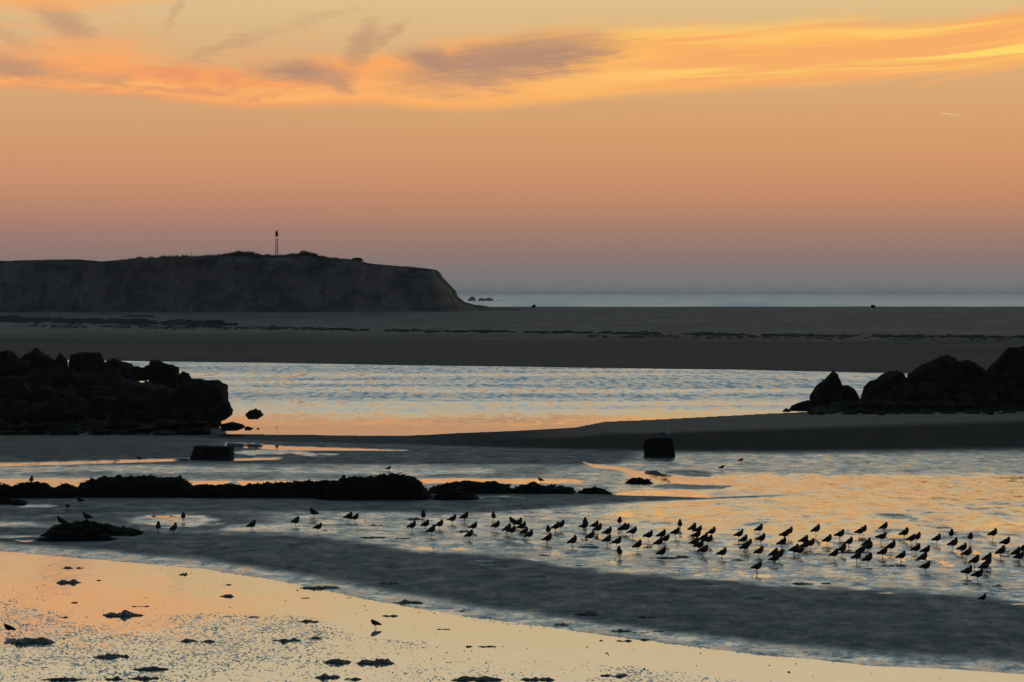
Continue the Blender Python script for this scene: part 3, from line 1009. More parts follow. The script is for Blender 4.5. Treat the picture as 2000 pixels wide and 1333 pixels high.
# ------------------------------------------------------------------ right rock pile
RR = [
    ([(1578, 804), (1582, 771), (1606, 747), (1628, 726), (1635, 731), (1641, 745), (1645, 762), (1646, 804)], 168, 2.4, 'pointed shark-fin boulder at the tip of the right rock pile'),
    ([(1640, 804), (1645, 757), (1656, 754), (1672, 760), (1692, 804)], 168.5, 1.6, 'low boulder filling the saddle behind the pointed boulder'),
    ([(1664, 803), (1689, 758), (1717, 743), (1742, 724), (1754, 720), (1768, 730), (1779, 746), (1788, 803)], 169, 2.6, 'wedge boulder rising to a peak in the middle of the right pile'),
    ([(1772, 800), (1775, 737), (1787, 721), (1808, 707), (1838, 697), (1858, 698), (1872, 704), (1888, 742), (1884, 796)], 170, 3.2, 'broad domed boulder in the middle of the right pile'),
    ([(1862, 795), (1866, 704), (1896, 703), (1921, 716), (1932, 752), (1926, 792)], 171, 2.6, 'flat-topped boulder next to the broad domed one'),
    ([(1905, 790), (1933, 711), (1946, 699), (1966, 682), (2000, 672), (2045, 668), (2066, 700), (2055, 786)], 170, 3.2, 'tallest boulder where the right pile leaves the picture'),
    ([(1538, 803), (1548, 792), (1560, 789), (1580, 781), (1586, 804)], 167, 1.0, 'small stepped rock at the foot of the pointed boulder'),
    ([(1527, 805), (1535, 797), (1542, 800), (1544, 805)], 166.5, 0.5, 'last little stone at the seaward tip of the right pile'),
    ([(1710, 809), (1716, 805), (1727, 804), (1733, 808), (1728, 811), (1714, 811)], 158, 0.6, 'flat stone lying alone on the sand before the right pile'),
    ([(1925, 808), (1931, 805), (1940, 806), (1942, 810), (1930, 811)], 158, 0.5, 'little stone on the sand below the tallest boulder'),
]
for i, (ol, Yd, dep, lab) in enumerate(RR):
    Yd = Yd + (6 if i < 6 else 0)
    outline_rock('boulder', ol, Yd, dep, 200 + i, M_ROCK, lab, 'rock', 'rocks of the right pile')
sky_r = [(1560, 800), (1600, 770), (1640, 770), (1700, 765), (1760, 742), (1800, 730), (1900, 722), (1950, 715), (2000, 690), (2200, 670)]
for ci, (yc, Yd) in enumerate([(725, 175), (742, 174), (762, 172), (780, 169.5), (791, 167)]):
    px = 1640.0 + rnd.uniform(0, 30)
    while px < 2180:
        w = rnd.uniform(30, 64)
        cx = px + w / 2
        hgt = rnd.uniform(24, 38) if ci < 4 else rnd.uniform(10, 18)
        base = float(ip(cx, [(1540, 805), (1700, 799), (1800, 795), (2000, 787), (2200, 782)]))
        if yc - hgt / 2 > float(ip(cx, sky_r)) + 4 and yc + hgt / 2 < base + 9:
            c = at_depth(cx, yc, Yd + rnd.uniform(-0.5, 0.5))
            k = Yd / F
            o = link_obj('boulder', boulder(w * k * 1.1, rnd.uniform(1.2, 2.0), hgt * k * 1.15, 500 + n), M_ROCK, None, c)
            o.rotation_euler = (rnd.uniform(-.15, .15), rnd.uniform(-.2, .2), rnd.uniform(0, .5))
            tag(o, 'blackish boulder packed into the shadowed face of the right rock pile', 'rock', 'boulders in the face of the right pile')
            n += 1
        px += w * rnd.uniform(0.68, 0.88)


# ------------------------------------------------------------------ seaweed reef in the sand
def weed_mound(name, prof, base_py, depth, seed, label, cat='rock', group=None, weed=True, wide=0):
    """prof: skyline [(px, py)] from end to end; base_py: row of its foot"""
    base = ground_pt((prof[0][0] + prof[-1][0]) / 2, base_py, 0.02)
    Yc = base.y + depth * 0.5
    k = Yc / F
    if weed and wide:
        prof = [(prof[0][0] - wide, prof[0][1])] + list(prof) + [(prof[-1][0] + wide, prof[-1][1])]
    x0, x1 = prof[0][0], prof[-1][0]
    nu, nv = max(24, int((x1 - x0) / 3)), 14
    v, f = [], []
    for j in range(nv + 1):
        tv = -1 + 2 * j / nv
        for i in range(nu + 1):
            px = x0 + (x1 - x0) * i / nu
            top = CAMH - (float(ip(px, prof)) - HZ) * k
            u = (i / nu) * 2 - 1
            end = min(1.0, (1 - abs(u)) / 0.05)
            c = math.sqrt(max(0.0, 1 - tv * tv)) ** 0.85
            q = Vector((px * k, tv * depth, 0))
            nzv = mnoise.fractal(Vector((px * k * 2.2 + seed, tv * depth * 2.2, 0.0)), 1.0, 2.0, 5)
            zz = -0.06 + (top + 0.06) * c * (0.15 + 0.85 * end) * (1 + 0.16 * nzv) + 0.07 * nzv * c
            yy = tv * depth * 0.5 * (1 + 0.12 * mnoise.noise(Vector((px * k * 0.8, seed, 0))))
            v.append(((px - (x0 + x1) / 2) * k, yy, zz))
    for j in range(nv):
        for i in range(nu):
            a = j * (nu + 1) + i
            f.append((a, a + 1, a + nu + 2, a + nu + 1))
    root = thing(name, label, cat, (((x0 + x1) / 2 - 1000.0) * k, Yc, 0), group)
    me = mesh('stone', v, f)
    link_obj('stone', me, M_WEED, root)
    if weed:
        r = random.Random(seed)
        mb = MB()
        for _ in range(int((x1 - x0) * 3.2)):
            i = r.randrange(len(v))
            q = Vector(v[i])
            if q.z < 0.03:
                continue
            l = r.uniform(0.06, 0.24)
            a = r.uniform(0, 6.28)
            d = Vector((math.cos(a), math.sin(a) * 0.6, r.uniform(-0.5, 0.45))) * l
            s = Vector((-math.sin(a), math.cos(a), 0.2)) * l * 0.28
            q = q - Vector((0, 0, 0.012))
            mb.add([q - s, q + s, q + d * 0.6 + s * 0.8, q + d, q + d * 0.6 - s * 0.8], [(0, 1, 2, 3, 4)])
        w = mb.build('seaweed', M_WEEDT, root)
        w['kind'] = 'stuff'
    return root


G = 'seaweed-covered rocks across the flat'
weed_mound('reef_rock', [(-60, 960), (-30, 948), (20, 951), (60, 945), (85, 946), (105, 953), (128, 948), (150, 955), (165, 968)], 975, 1.6, 11, 'low ragged weed-covered rock with one bird perched on it', 'rock', G, True, 14)
weed_mound('reef_rock', [(146, 968), (155, 950), (175, 941), (205, 934), (260, 934), (320, 934), (352, 936), (366, 944), (374, 952), (380, 968)], 974, 2.6, 12, 'long smooth-backed weedy rock humped above the orange pool', 'rock', G, True, 14)
weed_mound('reef_rock', [(360, 968), (378, 951), (420, 948), (480, 949), (540, 945), (600, 943), (640, 940), (665, 946), (690, 966)], 975, 2.0, 13, 'low level weedy rock between the two humped ones', 'rock', G, True, 14)
weed_mound('reef_rock', [(628, 970), (645, 944), (670, 936), (710, 936), (750, 932), (785, 928), (805, 935), (822, 946), (836, 962), (842, 974)], 979, 2.6, 14, 'tallest weedy rock, rising to a hump near its seaward end', 'rock', G, True, 14)
weed_mound('reef_rock', [(834, 962), (850, 951), (880, 945), (925, 943), (965, 944), (990, 949), (1008, 962)], 967, 2.2, 15, 'flat-topped weedy rock beyond the tallest one', 'rock', G, True, 14)
weed_mound('reef_rock', [(846, 974), (862, 963), (885, 956), (905, 960), (925, 968), (938, 977)], 979, 1.2, 16, 'small weedy hummock in front of the flat-topped rock', 'rock', G)
weed_mound('reef_rock', [(996, 962), (1012, 952), (1045, 946), (1058, 951), (1095, 952), (1115, 954), (1126, 964)], 967, 1.6, 17, 'slender weedy rock tapering toward the small end dome', 'rock', G)
weed_mound('reef_rock', [(1126, 965), (1140, 957), (1160, 953), (1180, 958), (1198, 965)], 967, 1.2, 18, 'small smooth dome of rock at the end of the reef', 'rock', G)
weed_mound('reef_rock', [(1222, 943), (1235, 937), (1250, 936), (1264, 938), (1275, 944)], 945, 1.0, 19, 'little dark rock lying by the orange creek', 'rock', G)
weed_mound('reef_rock', [(62, 1054), (85, 1045), (105, 1030), (140, 1022), (170, 1021), (205, 1028), (250, 1034), (282, 1044)], 1050, 2.0, 20, 'shaggy weed-covered rock alone on the damp sand, long spit to one side', 'rock', G)
weed_mound('reef_rock', [(60, 1060), (85, 1052), (110, 1040), (160, 1041), (205, 1044), (226, 1056)], 1060, 1.0, 21, 'low weedy shelf of rock at the front of the lone shaggy rock', 'rock', G)
weed_mound('reef_rock', [(-40, 982), (0, 974), (25, 977), (46, 981), (56, 987)], 988, 1.2, 22, 'dark flat patch of weed below the perched bird', 'rock', G, True)

# ------------------------------------------------------------------ two old blocks
def block(prof_top, prof_bot, depth, base_py, label, seed, weed=80):
    base = ground_pt((prof_bot[0] + prof_bot[1]) / 2, base_py, 0.02)
    Yc = base.y + depth / 2
    k = Yc / F
    cx = (prof_bot[0] + prof_bot[1]) / 2
    pts = []
    r = random.Random(seed)
    for (px, py) in prof_top:
        for sgn in (-1, 1):
            pts.append(Vector(((px - cx) * k, sgn * depth / 2 * r.uniform(0.92, 1.0), CAMH - (py - HZ) * k)))
    for px in prof_bot:
        for sgn in (-1, 1):
            pts.append(Vector(((px - cx) * k, sgn * depth / 2, -0.08)))
    root = thing('concrete_block', label, 'block', ((cx - 1000) * k, Yc, 0), 'old blocks on the flat')
    me = hull_mesh('block_body', pts, 0.04, 0.035, seed, 2, 2.2)
    o = link_obj('block_body', me, M_BLOCK, root)
    mb = MB()
    vs = [v.co.copy() for v in me.vertices if v.co.z > 0.25]
    for _ in range(weed * 6):
        q = r.choice(vs)
        l = r.uniform(0.04, 0.12)
        a = r.uniform(0, 6.28)
        d = Vector((math.cos(a), math.sin(a), r.uniform(-0.9, 0.25))) * l
        s = Vector((-math.sin(a), math.cos(a), 0.2)) * l * 0.3
        mb.add([q - s, q + s, q + d * 0.6 + s * 0.8, q + d, q + d * 0.6 - s * 0.8], [(0, 1, 2, 3, 4)])
    w = mb.build('seaweed', M_WEEDT, root)
    w['kind'] = 'stuff'
    return root


block([(383, 871), (395, 870), (440, 871), (452, 873)], (371, 456), 1.3, 899, 'long low concrete block with one slanting end, by the thin water line', 31)
block([(1261, 862), (1270, 856), (1284, 854.5), (1308, 855), (1313, 860), (1257, 872)], (1260, 1318), 1.1, 893, 'squat dark block with rounded shoulders and a gull on top', 32)

# ------------------------------------------------------------------ wrack lines, driftwood, stones on the bar
mb = MB()
r = random.Random(8)


def wrack_bits(n, x0, x1, line, spread, smin, smax):
    px = np.array([r.uniform(x0, x1) for _ in range(n)])
    keep = fbm(px / 26.0, px * 0 + x0, 5, 3) > -0.16
    px = px[keep]
    py = ip(px, line) + np.array([r.gauss(0, spread) for _ in px]) + 2.0 * fbm(px / 40.0, px * 0, 6, 3)
    lo, hi = np.full_like(px, 300.0), np.full_like(px, 500.0)
    for _k in range(18):
        m = (lo + hi) / 2
        up = HZ + (CAMH - bar_height((px - 1000) / F * m, m)[0]) * F / m > py
        lo, hi = np.where(up, m, lo), np.where(up, hi, m)
    Ya = (lo + hi) / 2
    Xa = (px - 1000) / F * Ya
    Za = bar_height(Xa, Ya)[0]
    for X_, Yw, Z_ in zip(Xa, Ya, Za):
        s = r.uniform(smin, smax)
        w, hh = s * r.uniform(1.0, 2.6), s * r.uniform(0.2, 0.42)
        vv = [Vector((X_ + math.cos(a) * w * r.uniform(.7, 1.1), Yw + math.sin(a) * s * r.uniform(.7, 1.1), Z_ - 0.03)) for a in [k * math.pi / 3 for k in range(6)]]
        vv += [Vector((X_ + math.cos(a) * w * .5 * r.uniform(.7, 1.1), Yw + math.sin(a) * s * .5, Z_ + hh * r.uniform(.6, 1.1))) for a in [k * math.pi / 3 for k in range(6)]]
        mb.add(vv, [(k, (k + 1) % 6, 6 + (k + 1) % 6, 6 + k) for k in range(6)] + [tuple(range(6, 12))])


L1 = [(-60, 625), (200, 628), (380, 631), (480, 637), (540, 642), (700, 645), (900, 648), (1100, 650), (1400, 654), (1700, 657), (2060, 660)]
wrack_bits(1100, -60, 430, [(-60, 624), (200, 628), (430, 634)], 2.2, 0.25, 0.75)
wrack_bits(420, 60, 560, [(0, 637), (560, 642)], 1.6, 0.12, 0.34)
wrack_bits(1100, 500, 2060, L1, 1.2, 0.14, 0.5)
wrack_bits(500, 1150, 2060, [(1150, 656), (2060, 664)], 2.2, 0.1, 0.3)
wl = mb.build('wrack_line', M_WRACK)
tag(wl, 'broken dark lines of dried seaweed along the far sand bar', 'seaweed', None, 'stuff')


def bar_point(px, py):
    lo, hi = 300.0, 500.0
    for _k in range(24):
        m = (lo + hi) / 2
        if HZ + (CAMH - bar_z((px - 1000) / F * m, m)) * F / m > py:
            lo = m
        else:
            hi = m
    Yw = (lo + hi) / 2
    X_ = (px - 1000) / F * Yw
    return Vector((X_, Yw, bar_z(X_, Yw)))


def log(px0, px1, py, rad, label, seed, stub=False):
    a, b = bar_point(px0, py), bar_point(px1, py)
    mb = MB()
    r = random.Random(seed)
    pts = []
    for i in range(9):
        t = i / 8
        q = (a.lerp(b, t)) - a
        q.z = rad * 0.8 + r.uniform(-.03, .03) + (bar_z(a.x + q.x, a.y) - a.z)
        q.y = r.uniform(-.08, .08)
        pts.append(q)
    mb.tube(pts, [rad * r.uniform(.85, 1.1) * (1.0 if 0 < i < 8 else .8) for i in range(9)], 9)
    root = thing('driftwood_log', label, 'driftwood', a, 'driftwood on the far sand bar')
    mb.build('trunk', M_WOOD, root)
    if stub:
        m2 = MB()
        m2.tube([pts[5], pts[5] + Vector((0.3, -0.1, 0.75)), pts[5] + Vector((0.45, -0.2, 1.1))], [0.16, 0.11, 0.05], 6)
        m2.build('branch', M_WOOD, root)
    return root


log(400, 437, 634, 0.36, 'thick end of stranded timber lying on the wrack line', 1)
log(434, 464, 636, 0.2, 'thinner squared log butting against the thick stranded timber', 2)
log(238, 302, 619, 0.11, 'long thin pole lying on the sand under the dune', 3)
for px, py, w, lab in ((1043, 604, 1.2, 'small dark lump of driftwood on the crest of the sand bar'),
                       (1705, 598.5, 0.9, 'tiny dark lump alone on the sand bar skyline')):
    q = at_depth(px, py, 494)
    q.z = bar_z(q.x, q.y)
    o = link_obj('beach_stone', boulder(w, 0.8, 0.75, 900 + int(px), 'beach_stone'), M_ROCK, None, q + Vector((0, 0, 0.22)))
    tag(o, lab, 'stone')

# ------------------------------------------------------------------ rocks out at sea
for ol, lab in (([(913, 588.5), (916, 583), (921, 580), (927, 581), (930, 588.5)], 'round-topped rock in the sea, closest to the dune'),
                ([(932.5, 588.5), (936, 583.5), (942, 582.8), (948, 584), (949, 588.5)], 'low middle rock of the three out at sea'),
                ([(946, 588.5), (950, 583), (956, 582), (962, 584.5), (965, 588.5)], 'seaward rock of the three, trailing a reef')):
    outline_rock('sea_rock', ol, 2760, 6.0, 60 + int(ol[0][0]), M_ROCK, lab, 'rock', 'rocks in the sea beyond the dune')
outline_rock('sea_reef', [(960, 588.7), (972, 587.2), (990, 587.6), (1003, 588.7)], 2750, 5.0, 77, M_ROCK, 'thin low reef awash beside the sea rocks', 'rock', 'rocks in the sea beyond the dune')
outline_rock('sand_hummock', [(905, 603), (920, 597), (936, 595.5), (948, 597), (962, 601), (966, 604)], 515, 6.0, 78, M_BAR, 'small sand hummock at the dune foot before the sea', 'hummock')

# ------------------------------------------------------------------ grass on the dune
def grass(name, clumps, label, seed):
    r = random.Random(seed)
    mb = MB()
    for (px0, px1, n, hmin, hmax, y0, y1) in clumps:
        pxs = np.array([r.triangular(px0, px1) for _ in range(n)])
        Ys = np.array([r.uniform(y0, y1) for _ in range(n)])
        Xs_ = (pxs - 1000) / F * 488.0
        Zs = dune_height(Xs_, Ys)[0]
        tuft = np.clip(0.55 + 1.6 * fbm(pxs / 7.0, Ys / 2.0, seed, 3), 0.15, 1.1)
        for px, Yg, X_, Z_, tf in zip(pxs, Ys, Xs_, Zs, tuft):
            b = Vector((X_, Yg, Z_ - 0.05))
            edge = 1 - abs((px - px0) / (px1 - px0) * 2 - 1) ** 2
            l = r.uniform(hmin, hmax) * (0.45 + 0.55 * edge) * tf
            lean = Vector((r.gauss(0.25, 0.25), r.gauss(0, 0.2), 1.0)).normalized()
            w = r.uniform(0.015, 0.035)
            t = b + lean * l + Vector((l * 0.2, 0, -l * 0.08))
            m = b + lean * l * 0.55
            mb.add([b - Vector((w, 0, 0)), b + Vector((w, 0, 0)), m + Vector((w * .7, 0, 0)), t, m - Vector((w * .7, 0, 0))], [(0, 1, 2, 3, 4)])
    o = mb.build(name, M_GRASS)
    return tag(o, label, 'grass', None, 'stuff')


grass('dune_grass', [(-80, 250, 500, 0.15, 0.4, 486, 491), (220, 450, 1800, 0.35, 1.0, 486, 491), (290, 300, 30, .6, 1.0, 487, 490), (425, 515, 2400, 0.45, 1.1, 486, 491),
                     (480, 575, 1700, 0.3, 0.8, 486, 491), (545, 645, 2600, 0.45, 1.1, 486, 491), (620, 700, 500, 0.2, 0.4, 486, 491), (700, 840, 350, 0.1, 0.3, 486, 491),
                     (803, 818, 80, .2, .45, 486, 490)],
      'wind-bent marram grass fringing the crest of the dune', 5)
bsh = MB()
rb = random.Random(6)
Xb = (697 - 1000) / F * 488
zb = dune_z(Xb, 488)
for _ in range(700):
    a, b2 = rb.uniform(0, 6.28), rb.random() ** .5
    q = Vector((math.cos(a) * b2 * 1.0, math.sin(a) * b2 * 1.0, rb.random() * 0.5 * math.sqrt(max(0.02, 1 - b2 * b2))))
    d = Vector((rb.gauss(0, .1), rb.gauss(0, .1), rb.gauss(0.06, .08)))
    s = Vector((rb.gauss(0, .1), rb.gauss(0, .1), rb.gauss(0, .06)))
    bsh.add([q - s, q + d, q + s, q - d], [(0, 1, 2, 3)])
root = thing('dune_shrub', 'low rounded shrub at the lip of the dune', 'shrub', (Xb, 488, zb))
bsh.build('foliage', M_GRASS, root)
st = MB()
for k in range(5):
    a = k * 1.26
    st.tube([(0, 0, -.1), (math.cos(a) * .2, math.sin(a) * .2, .2), (math.cos(a) * .45, math.sin(a) * .45, .4)], [.04, .03, .015], 5)
st.build('stem', M_WOOD, root)

# ------------------------------------------------------------------ beacon on the dune: two posts carrying a slatted board
Xs = (540.5 - 1000) / F * 487.0
zs = dune_z(Xs, 487.0)
root = thing('beacon', 'tall two-posted beacon with a narrow top board standing on the dune', 'beacon', (Xs, 487.0, zs))
for sx in (-0.145, 0.15):
    m = MB()
    m.tube([(sx, 0, -.5), (sx, 0, 1.5), (sx, 0, 3.05)], [.075, .07, .065], 8)
    m.build('post', M_STEEL, root)
zt = CAMH + (HZ - 449.5) * 487.0 / F - zs
zm = CAMH + (HZ - 462.5) * 487.0 / F - zs
m = MB()
m.box(-.225, .225, -.07, .0, zm, zt - .35)
m.build('board', M_STEEL, root, None, False)
for sx, dz_ in ((-0.11, 0.03), (0.16, -0.02)):
    m = MB()
    m.add([(sx - .11, -.075, zt - .36), (sx + .10, -.075, zt - .36), (sx + .05, -.075, zt + dz_), (sx + .0, -.075, zt + dz_),
           (sx - .11, -.005, zt - .36), (sx + .10, -.005, zt - .36), (sx + .05, -.005, zt + dz_), (sx + .0, -.005, zt + dz_)],
          [(0, 1, 2, 3), (7, 6, 5, 4), (0, 4, 5, 1), (1, 5, 6, 2), (2, 6, 7, 3), (3, 7, 4, 0)])
    m.build('finial', M_STEEL, root, None, False)

# ------------------------------------------------------------------ contrail
MC = bpy.data.materials.new('ice_trail')
MC.use_nodes = True
E.tree = MC.node_tree
E.tree.nodes.clear()
out = N('ShaderNodeOutputMaterial')
vol = N('ShaderNodeVolumePrincipled')
vol.inputs['Density'].default_value = 0.25
vol.inputs['Anisotropy'].default_value = 0.5
vol.inputs['Color'].default_value = (1, 1, 1, 1)
link(vol.outputs[0], out.inputs['Volume'])
a, b = at_depth(1834, 220.5, 14000), at_depth(1878, 226.5, 14000)
m = MB()
m.tube([Vector((0, 0, 0)), (b - a) * .25, (b - a) * .6, (b - a) * .92, b - a], [0.4, 2.2, 4.0, 3.8, 0.8], 8)
o = m.build('contrail', MC, None, a)
tag(o, 'short bright vapour trail high in the orange sky', 'contrail')

# ------------------------------------------------------------------ birds
def sweep(st, n=10):
    """st: stations (x, z, half width, half height); a closed body round a spine in the xz plane"""
    v, f = [], []
    for i, (x, z, w, h) in enumerate(st):
        a, b = st[max(i - 1, 0)], st[min(i + 1, len(st) - 1)]
        t = Vector((b[0] - a[0], 0, b[1] - a[1])).normalized()
        nn = Vector((-t.z, 0, t.x))
        for k in range(n):
            th = 2 * math.pi * k / n
            q = Vector((x, 0, z)) + nn * math.sin(th) * h + Vector((0, math.cos(th) * w, 0))
            v.append(q)
    for i in range(len(st) - 1):
        for k in range(n):
            f.append((i * n + k, (i + 1) * n + k, (i + 1) * n + (k + 1) % n, i * n + (k + 1) % n))
    f.append(tuple(range(n)))
    f.append(tuple((len(st) - 1) * n + k for k in range(n - 1, -1, -1)))
    return mesh('body', v, f)


def refine(pts, k=2):
    out = []
    P4 = [pts[0]] + list(pts) + [pts[-1]]
    for i in range(1, len(P4) - 2):
        for j in range(k):
            t = j / k
            out.append(tuple(0.5 * (2 * P4[i][c] + (P4[i + 1][c] - P4[i - 1][c]) * t + (2 * P4[i - 1][c] - 5 * P4[i][c] + 4 * P4[i + 1][c] - P4[i + 2][c]) * t * t
                                    + (3 * P4[i][c] - P4[i - 1][c] - 3 * P4[i + 1][c] + P4[i + 2][c]) * t ** 3) for c in range(4)))
    out.append(pts[-1])
    return [(a, b, max(c, .002), max(d, .002)) for a, b, c, d in out]


BODY_T = sweep(refine([(-.158, .158, .010, .004), (-.125, .165, .022, .010), (-.085, .178, .040, .028), (-.04, .190, .058, .052), (.005, .199, .068, .068),
                       (.045, .213, .068, .072), (.075, .237, .056, .062), (.088, .265, .042, .046), (.088, .291, .038, .038), (.082, .312, .030, .028), (.078, .323, .012, .010)]))
BODY_A = sweep(refine([(-.158, .160, .010, .004), (-.125, .168, .022, .010), (-.085, .180, .040, .028), (-.04, .190, .058, .052), (.005, .198, .068, .066),
                       (.045, .211, .066, .068), (.078, .234, .052, .056), (.098, .268, .036, .038), (.110, .296, .034, .034), (.126, .306, .026, .025), (.142, .304, .006, .006)]))
BODY_F = sweep(refine([(-.165, .135, .008, .004), (-.13, .142, .018, .009), (-.085, .155, .036, .026), (-.04, .165, .052, .046), (.005, .172, .06, .056),
                       (.045, .184, .056, .056), (.075, .205, .044, .046), (.092, .222, .036, .037), (.106, .226, .028, .028), (.118, .222, .006, .006)]))


def wing_mesh(st_shift=0.0):
    v, f = [], []
    nu, nv = 8, 5
    for i in range(nu + 1):
        u = i / nu
        x = 0.06 - 0.225 * u
        zc = 0.222 - 0.062 * u + st_shift
        hh = 0.044 * math.sin(math.pi * min(1, 0.15 + 0.85 * (1 - u))) ** 0.8 * (1 - u * 0.55) + 0.003
        for j in range(nv + 1):
            t = -1 + 2 * j / nv
            bulge = 0.066 * (1 - (u - 0.25) ** 2 * 1.35) * math.sqrt(max(0.05, 1 - 0.5 * t * t)) + 0.004
            v.append((x, max(bulge, .008), zc + hh * t))
    for i in range(nu):
        for j in range(nv):
            a = i * (nv + 1) + j
            f.append((a, a + nv + 1, a + nv + 2, a + 1))
    nv0 = len(v)
    v += [(q[0], q[1] - .008, q[2]) for q in v]
    f += [tuple(reversed([i + nv0 for i in q])) for q in f]
    return v, f


def wing_pair(shift=0.0):
    v, f = wing_mesh(shift)
    l = mesh('wing', v, f)
    r_ = mesh('wing', [(q[0], -q[1], q[2]) for q in v], [tuple(reversed(q)) for q in f])
    return l, r_


def leg_mesh(y, fx, bend=0.012):
    m = MB()
    m.tube([(0.0 + fx * .2, y, .14), (fx * .5 - bend, y, .055), (fx, y, .008)], [.008, .006, .0055], 6)
    for a in (-0.55, 0.0, 0.55, math.pi):
        l = .030 if abs(a) < 1 else .012
        m.tube([(fx, y, .007), (fx + math.cos(a) * l, y + math.sin(a) * l, .004)], [.005, .003], 5)
    return mesh('leg', m.v, m.f)


LEG = [leg_mesh(.012, .012), leg_mesh(.024, .022), leg_mesh(-.024, -.004), leg_mesh(.022, .05, .03), leg_mesh(-.022, -.035, -.01)]
WT, WF = wing_pair(0.0), wing_pair(-.026)


def bill_mesh(pts, r0):
    m = MB()
    m.tube(pts, [r0, r0 * .7, r0 * .25], 6)
    return mesh('bill', m.v, m.f)


BILL_T = bill_mesh([(.060, 0.012, .300), (.040, .02, .290), (.018, .026, .276)], .008)
BILL_A = bill_mesh([(.134, 0, .304), (.155, 0, .300), (.176, 0, .295)], .008)
BILL_F = bill_mesh([(.112, 0, .223), (.135, 0, .212), (.155, 0, .203)], .006)
for me, mt in ((BODY_T, M_PLUM), (BODY_A, M_PLUM), (BODY_F, M_PLUM), (WT[0], M_WING), (WT[1], M_WING), (WF[0], M_WING), (WF[1], M_WING),
               (BILL_T, M_LEG), (BILL_A, M_LEG), (BILL_F, M_LEG), *[(l, M_LEG) for l in LEG]):
    me.materials.append(mt)


def bird(px, feet, facing, pose, scale, label, legs=1, z=None, group='shorebirds resting on the wet sand', tilt=0.0):
    zz = flat_z(px, feet) if z is None else z
    zz = max(zz, -0.012)
    q = ground_pt(px, feet, zz) if z is None else z
    if z is not None:
        q = z
    o = thing('shorebird', label, 'bird', q, group, facing)
    o.scale = (scale,) * 3
    body, wings, bill = {'tucked': (BODY_T, WT, BILL_T), 'alert': (BODY_A, WT, BILL_A), 'feeding': (BODY_F, WF, BILL_F)}[pose]
    upper = [link_obj('body', body, None, o), link_obj('wing', wings[0], None, o), link_obj('wing', wings[1], None, o), link_obj('bill', bill, None, o)]
    for c in upper:          # the upper body tilts about the hips
        c.scale = (1.04, 1.18, 1.24)
        c.rotation_euler = (0, tilt, 0)
        c.location = (-math.sin(tilt) * .236, 0, .186 - math.cos(tilt) * .236)
    ls = [LEG[0]] if legs == 1 else ([LEG[1], LEG[2]] if legs == 2 else [LEG[3], LEG[4]])
    for l in ls:
        link_obj('leg', l, None, o)
    return o


